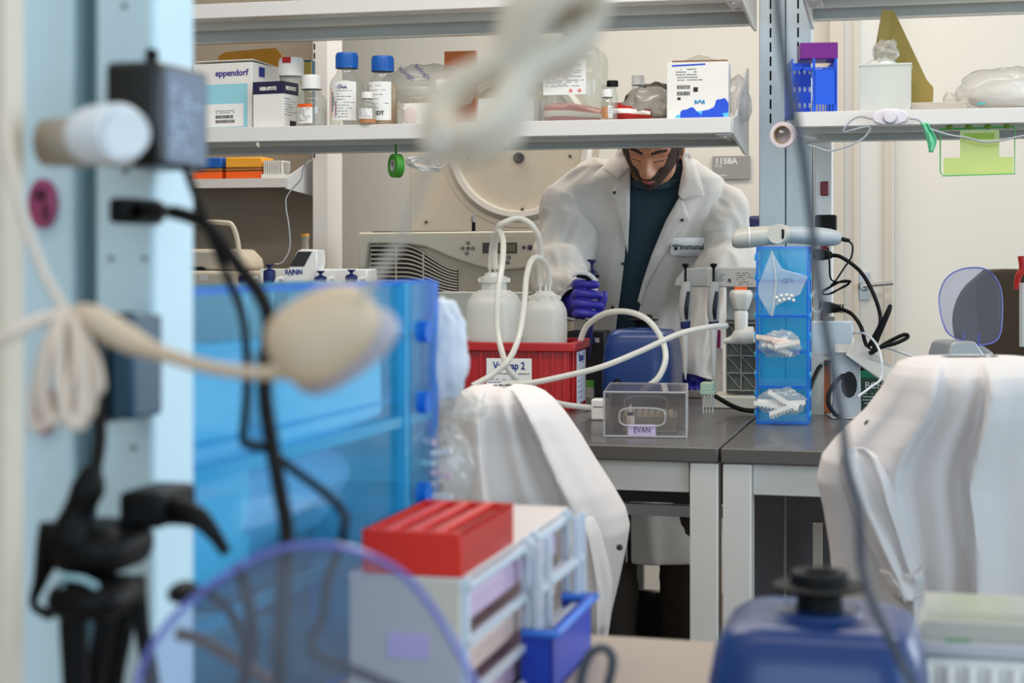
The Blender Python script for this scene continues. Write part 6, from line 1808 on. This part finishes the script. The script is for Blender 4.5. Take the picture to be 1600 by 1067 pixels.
cord('blurred black cord dropping from the slate adapter to the plug cluster', [(156, 655, 1.0), (156, 690, .99), (150, 730, .98), (148, 760, .97)], .004)

# beige strap and cord loops
bg = mat('beige_rubber', (204, 184, 160), .55)
lp = mat('pale_beige_cord', (212, 198, 184), .5)
knot = (105, 490)
def loopc(dx, depth, w, ln, lab):
    pts = [P(knot[0], knot[1], .84)]
    for k in range(1, 12):
        a = pi * 2 * k / 12
        pts.append(P(knot[0] + dx * (1 - cos(a)) / 2 + w * sin(a), knot[1] + ln * (1 - cos(a)) / 2, .84 - depth * sin(a / 2)))
    return pts
loops = []
for dx, w, ln, d in ((-45, 22, 180, .02), (-22, 22, 170, .03), (12, 18, 175, .035), (28, 20, 160, .02), (46, 16, 120, .015), (20, -16, 176, .01)):
    loops += loopc(dx, d, w, ln, '')
loose('cord_bundle', 'blurred bundle of beige cord loops hanging at the near post', 'cord', loops, 8.5 * .84 / F, lp, n=12, smooth=6)
cord('blurred beige cord slanting up left from the knot of loops', [(105, 490, .84), (70, 430, .84), (40, 350, .84), (18, 270, .84), (5, 180, .85)], .0026, lp)
cord('blurred beige cord running left from the knot out of the photo', [(105, 490, .84), (60, 500, .83), (20, 520, .82), (-30, 545, .82)], .0036, lp)
st_ = MB().tube([P(118, 488, .84), P(150, 500, .835), P(200, 530, .83), (P(250, 551, .82)), P(320, 572, .80), P(385, 582, .79), P(430, 582, .78), P(455, 575, .775)], [.0045, .0072, .0070, .0040, .0034, .0032, .0036, .005], 14).build('strap', bg)
tag(st_, 'blurred beige strap running right from the knot to the beige pod', 'strap')
# the pod hanging in the middle
pd = thing('hanging_switch', 'blurred beige and grey switch pod hanging by a white cord in the centre', 'switch', P(515, 525, .76), 0)
s = .76 / F
R = Matrix.Rotation(radians(-32), 3, 'Y')
def pod(a, b, wx=100, wz=58, wy=.016, off=(0, 0, 0)):
    def f(u_, v_):
        an = 2 * pi * u_; ph = pi * v_
        e = .7
        x = wx * sin(ph) ** e * (abs(cos(an)) ** .8) * (1 if cos(an) > 0 else -1)
        z = wz * sin(ph) ** e * (abs(sin(an)) ** .8) * (1 if sin(an) > 0 else -1)
        z *= 1 - .12 * x / wx
        return R @ Vector((x * s, -wy * cos(ph), z * s)) + Vector(off)
    return f
MB().grid(pod(0, 0, 92, 66, .014, (-8 * s, -.004, 6 * s)), 40, 20, True).build('upper_shell', mat('pod_beige', (206, 184, 156), .55), pd)
MB().grid(pod(0, 0, 96, 46, .012, (20 * s, .010, -24 * s)), 40, 20, True).build('lower_shell', mat('pod_grey', (176, 172, 184), .5), pd)
cord('blurred white cord rising from the pod to the hanging cord coil', [(560, 470, .75), (590, 430, .72), (622, 380, .68), (648, 320, .62), (668, 255, .57), (690, 215, .54)], .0018, white_pl)
# twisted figure-eight coil of cable, very near
co = []
def c8(cx, cy, a0, lenx, wid, D, n=24, ph=0):
    out = []
    for k in range(n + 1):
        t_ = 2 * pi * k / n + ph
        x = lenx * cos(t_); y = wid * sin(t_) * (1 - .72 * exp(-(cos(t_) / .45) ** 2))
        xr = x * cos(a0) - y * sin(a0); yr = x * sin(a0) + y * cos(a0)
        out.append(P(cx + xr, cy + yr, D + .008 * sin(t_ * 2)))
    return out
cable_m = mat('cable_cream', (214, 202, 184), .7)
co = c8(800, 108, radians(-47), 166, 66, .60) + c8(812, 96, radians(-44), 158, 52, .592) + c8(800, 112, radians(-50), 142, 80, .605)
loose('cable_coil', 'blurred twisted coil of cream cable hanging in front of the shelves', 'cable', co, 25 * .6 / F, cable_m, n=14, smooth=4)
cord('blurred cream cable rising from the coil out of the top of the photo', [(880, 30, .6), (860, -10, .6), (850, -70, .6)], 19 * .6 / F, cable_m, name='hanging_cable')

# near blue acrylic organiser, its long side towards us
D0 = 1.165
H_ = EZ - (458 - 400) * D0 / F - BZ
x0 = (262 - CX) / F * D0
ln = .56
org = organiser('big blurred blue acrylic organiser on the near bench, left of the red rack', (x0 - .13 * CT, D0 + .13 * ST, BZ + .0005), -TH - radians(2.0), .13, ln, H_, levels=3)
for z in (.10, .21, .30):
    MB().b2(.131, .136, .0, ln, z, z + .010).build('slide_rail', blue_acr, org)
for y in (.02, ln - .09, ln - .005):
    MB().b2(.130, .138, y - .006, y + .006, 0, H_).build('upright_rib', blue_acr_edge if y < .1 or y > ln - .02 else blue_acr, org)
MB().b2(.130, .14, ln - .085, ln - .012, 0.0, H_).build('hinge_panel', blue_acr_thin, org)
for z in (.06, .14, .23, .30):
    MB().cyl((.136, ln - .05, z), (.146, ln - .05, z), .011).build('hinge_knob', blue_acr_edge, org)
mb = MB()
for k in range(3): mb.b2(.0, .13, .04 + .0, ln - .1, .10 * k + .02, .10 * k + .024)
mb.build('inner_tray', blue_acr_thin, org)
def inside(name, label, cat, lx, ly, lz):
    p = Vector(org.location) + Matrix.Rotation(org.rotation_euler[2], 3, 'Z') @ Vector((lx, ly, lz))
    return thing(name, label, cat, p, org.rotation_euler[2])
t = inside('paper_pack', 'white wrapped pack inside the near blue organiser', 'pack', .07, .24, .215)
MB().box((.03, .08, .035), (.05, .24, .075), Matrix.Rotation(radians(4), 3, 'X')).build('pack', mat('pack_white', (244, 246, 250), .6), t, bevel=.008)
t = inside('tube_bag', 'white bag inside the lower tray of the near blue organiser', 'bag', .07, .26, .125)
crumpled(t, (.005, -.02, .045), (.05, .2, .045), 6.6, mat('lilac_film', (224, 206, 226), .5), 'bag', .15)
t = inside('tube_box', 'pale box inside the left half of the near blue organiser', 'box', .06, .05, .225)
MB().b2(-.04, .06, -.02, .11, -.1, .08).build('box', mat('ice_white', (226, 238, 244), .5), t, bevel=.004)

# white packets behind the organiser
t, s = nb('supply_bag', 'blurred clear bag of white labelled tubes hanging right of the blue organiser', 'bag', 690, 1.72, EZ - (640 - 400) * 1.72 / F)
s = 1.72 / F
crumpled(t, (-8 * s, 0, 90 * s), (52 * s, .03, 84 * s), 2.7, mat('hazy_white', (206, 214, 226), .5), 'upper_bag', .14, zmin=-9)
crumpled(t, (4 * s, .01, 2 * s), (58 * s, .03, 28 * s), 4.9, bag_mat, 'middle_fold', .2, zmin=-9)
MB().b2(-16 * s, -6 * s, -.042, -.032, 44 * s, 120 * s).build('blue_print', mat('dusk_blue', (92, 112, 150), .6), t, bevel=.003)
t, s = nb('strip_tube_bag', 'blurred bag of pink and white strip tubes below, right of the blue organiser', 'bag', 690, 1.70, EZ - (800 - 400) * 1.70 / F)
s = 1.70 / F
crumpled(t, (0, 0, 66 * s), (52 * s, .03, 72 * s), 7.7, bag_mat, 'bag_film', .14)
for k in range(7):
    MB().box((-14 * s + (k % 2) * 26 * s, -.028, (14 + 17 * k) * s), (34 * s, .006, 8 * s), Matrix.Rotation(radians(10 - 9 * (k % 3)), 3, 'Y')).build('tube_strip', mat('strip_pink', (226, 190, 204), .5) if k % 3 == 0 else white_pl, t)
MB().b2(-45 * s, 50 * s, -.02, .02, -(EZ - (800 - 400) * s - BZ) * 1.0 + .002, 0).build('lower_pack', mat('hazy_white', (216, 222, 232)), t, bevel=.01)

# white rack with the red tube rack on it
Dr = 1.25
t, s = nb('tube_storage_rack', 'blurred cream and white rack with open side frames under the red rack', 'rack', 720, Dr)
h_ = EZ - (905 - 400) * s - BZ
X = lambda px: (px - 720) * s
L_ = .37
cr_ = mat('rack_cream', (206, 198, 184), .5)
MB().b2(X(534), 0, 0, .006, 0, h_).build('front_panel', cr_, t, bevel=.002)
MB().b2(X(534), 0, .0, L_, h_ - .004, h_).build('top_panel', mat('rack_pink_white', (226, 212, 206), .5), t, bevel=.001)
MB().b2(X(534), X(534) + .004, .006, L_, 0, h_).build('side_panel', cr_, t)
MB().b2(X(600), X(668), -.001, 0, h_ - 130 * s, h_ - 90 * s).build('lilac_label', mat('lilac', (206, 184, 222)), t)
rw_ = mat('rack_white', (206, 218, 230), .4)
mb = MB()
for y in (.005, L_ * .52, L_ * .60, L_ * .95): mb.b2(-.001, .005, y - .004, y + .004, 0, h_)
for z in (.008, h_ * .30, h_ * .62, h_ - .008): mb.b2(0, .005, 0, L_, z - .003, z + .003)
mb.build('side_frame', rw_, t)
mb = MB()
for y in (L_ * .50, L_ * .60, L_ * .92, L_ * .985): mb.b2(.012, .018, y - .0035, y + .0035, -.0, h_ - .004)
for z in (.012, h_ * .34, h_ * .66): mb.b2(.012, .018, L_ * .5, L_, z - .003, z + .003)
for z in (h_ * .34, h_ * .9): mb.b2(0.004, .013, L_ * .5 - .003, L_ * .5 + .003, z - .003, z + .003)
mb.build('outer_frame', rw_, t)
for i, z in enumerate((.006, h_ * .36, h_ * .68)):
    MB().b2(X(556), -.006, .02, L_ - .02, z, z + .022).build('tube_box', mat('tube_lilac' if i != 1 else 'tube_peach', (214, 186, 214) if i != 1 else (226, 200, 190), .4), t, bevel=.003)
t2, s = nb('tube_rack', 'blurred bright red tube rack lying on the cream rack', 'rack', 720, Dr, BZ + h_ + .001)
w_ = 163 * s; d_ = .158; hr_ = 70 * s
red2 = mat('rack_red', (224, 34, 10), .4); red3 = clear('rack_red_clear', (236, 70, 60), .7, .2, (250, 120, 110), .2, True)
MB().b2(-w_, -w_ + .003, 0, d_, 0, hr_).build('side_wall', red2, t2)
MB().b2(-w_, 0, 0, .004, 0, hr_).build('front_wall', red2, t2, bevel=.001)
MB().b2(-w_, 0, d_ - .004, d_, 0, hr_).build('back_wall', red2, t2)
MB().b2(-.003, 0, 0.004, d_ - .004, 0, hr_).build('side_wall', red3, t2)
for k in range(5):
    x = -w_ + w_ * k / 4.0
    MB().b2(max(-w_, x - .004), min(0, x + .004), 0.004, d_ - .004, hr_ - .004, hr_).build('top_bar', red2, t2)
MB().b2(-w_ + .002, -.002, .004, d_ - .004, hr_ - .016, hr_ - .012).build('inner_plate', red3, t2)
MB().b2(-w_ + .002, -.002, .004, d_ - .004, 0.001, .004).build('floor_plate', red2, t2)
for i in range(4):
    q = MB()
    for j in range(8): q.lathe([(.0055, hr_ - .013), (.006, hr_ - .005), (.0001, hr_ - .0045)], (-w_ + w_ * (i + .5) / 4, .018 + .0175 * j, 0), 12)
    q.build('tube_row', mat('tube_pink', (232, 150, 150), .4), t2)

# blue tray right of the rack
Dt = 1.42
t, s = nb('blue_tray', 'blurred blue plastic tray behind the cream rack on the near bench', 'tray', 850, Dt)
hT = EZ - (985 - 400) * s - BZ
tm = mat('tray_blue', (20, 66, 196), .35)
MB().b2(-.02, 14 * s, 0, .16, 0, .004).build('floor_plate', tm, t)
mb = MB().b2(-.02, 14 * s, 0, .004, 0, hT).b2(-.02, 14 * s, .156, .16, 0, hT).b2(10 * s, 14 * s, 0, .16, 0, hT); mb.build('walls', tm, t)
mb = MB().b2(14 * s, 26 * s, -.004, .165, hT - .006, hT).b2(-.02, 26 * s, .15, .168, hT - .006, hT).b2(-.02, 26 * s, -.006, .004, hT - .006, hT); mb.build('rim', mat('tray_blue_light', (54, 124, 232), .35), t, bevel=.002)

# near vortex mixer
vortex('large blurred dark blue vortex mixer with black cup in the foreground', 1268, 1.16, BZ + .0005, 360 * 1.16 / F, EZ - (952 - 400) * 1.25 / F - BZ, -TH, 66 * 1.2 / F)

# white instrument bottom right
t, s = nb('plate_box', 'blurred translucent white tube box at the bottom right corner', 'tube box', 1540, 1.30)
hP = EZ - (975 - 400) * s - BZ
MB().b2(-.052, .09, 0, .12, 0, hP - .028).build('body', mat('box_white', (220, 222, 220), .4), t, bevel=.004)
MB().b2(-.054, .092, -.002, .122, hP - .027, hP - .016).build('rim', mat('rim_grey', (184, 186, 194), .4), t, bevel=.002)
MB().b2(-.05, .088, .002, .118, hP - .016, hP).build('lid', clear('box_lid', (228, 230, 224), .55, .1, (240, 244, 240), .3, True), t, bevel=.003)
for k in range(9):
    MB().cyl((-.044 + .0165 * k, -.0045, 0.001), (-.044 + .0165 * k, -.0045, hP - .034), .004).build('tube', mat('tube_white', (232, 232, 228), .4), t)
MB().b2(-.03, -.012, .0, .002, hP - .02, hP - .014).build('green_dot', mat('green_dot', (70, 150, 90), .5), t)

# near oval guard, lower left
g = guard('large blurred oval clear guard with violet rim at lower left', P(482, 1158, .84), .84 / F * 4.72, radians(-6), 0, radians(-32))
MB().tube([(0, .004, -.085), (.02, .03, -.12), (.02, .05, -(EZ - (1140 - 400) * .84 / F - BZ) + .004)], .008, 10).build('stem', alu, g)
MB().lathe([(.05, -(EZ - (1140 - 400) * .84 / F - BZ)), (.05, -(EZ - (1140 - 400) * .84 / F - BZ) + .01)], (.02, .05, 0), 30).build('foot', alu, g)
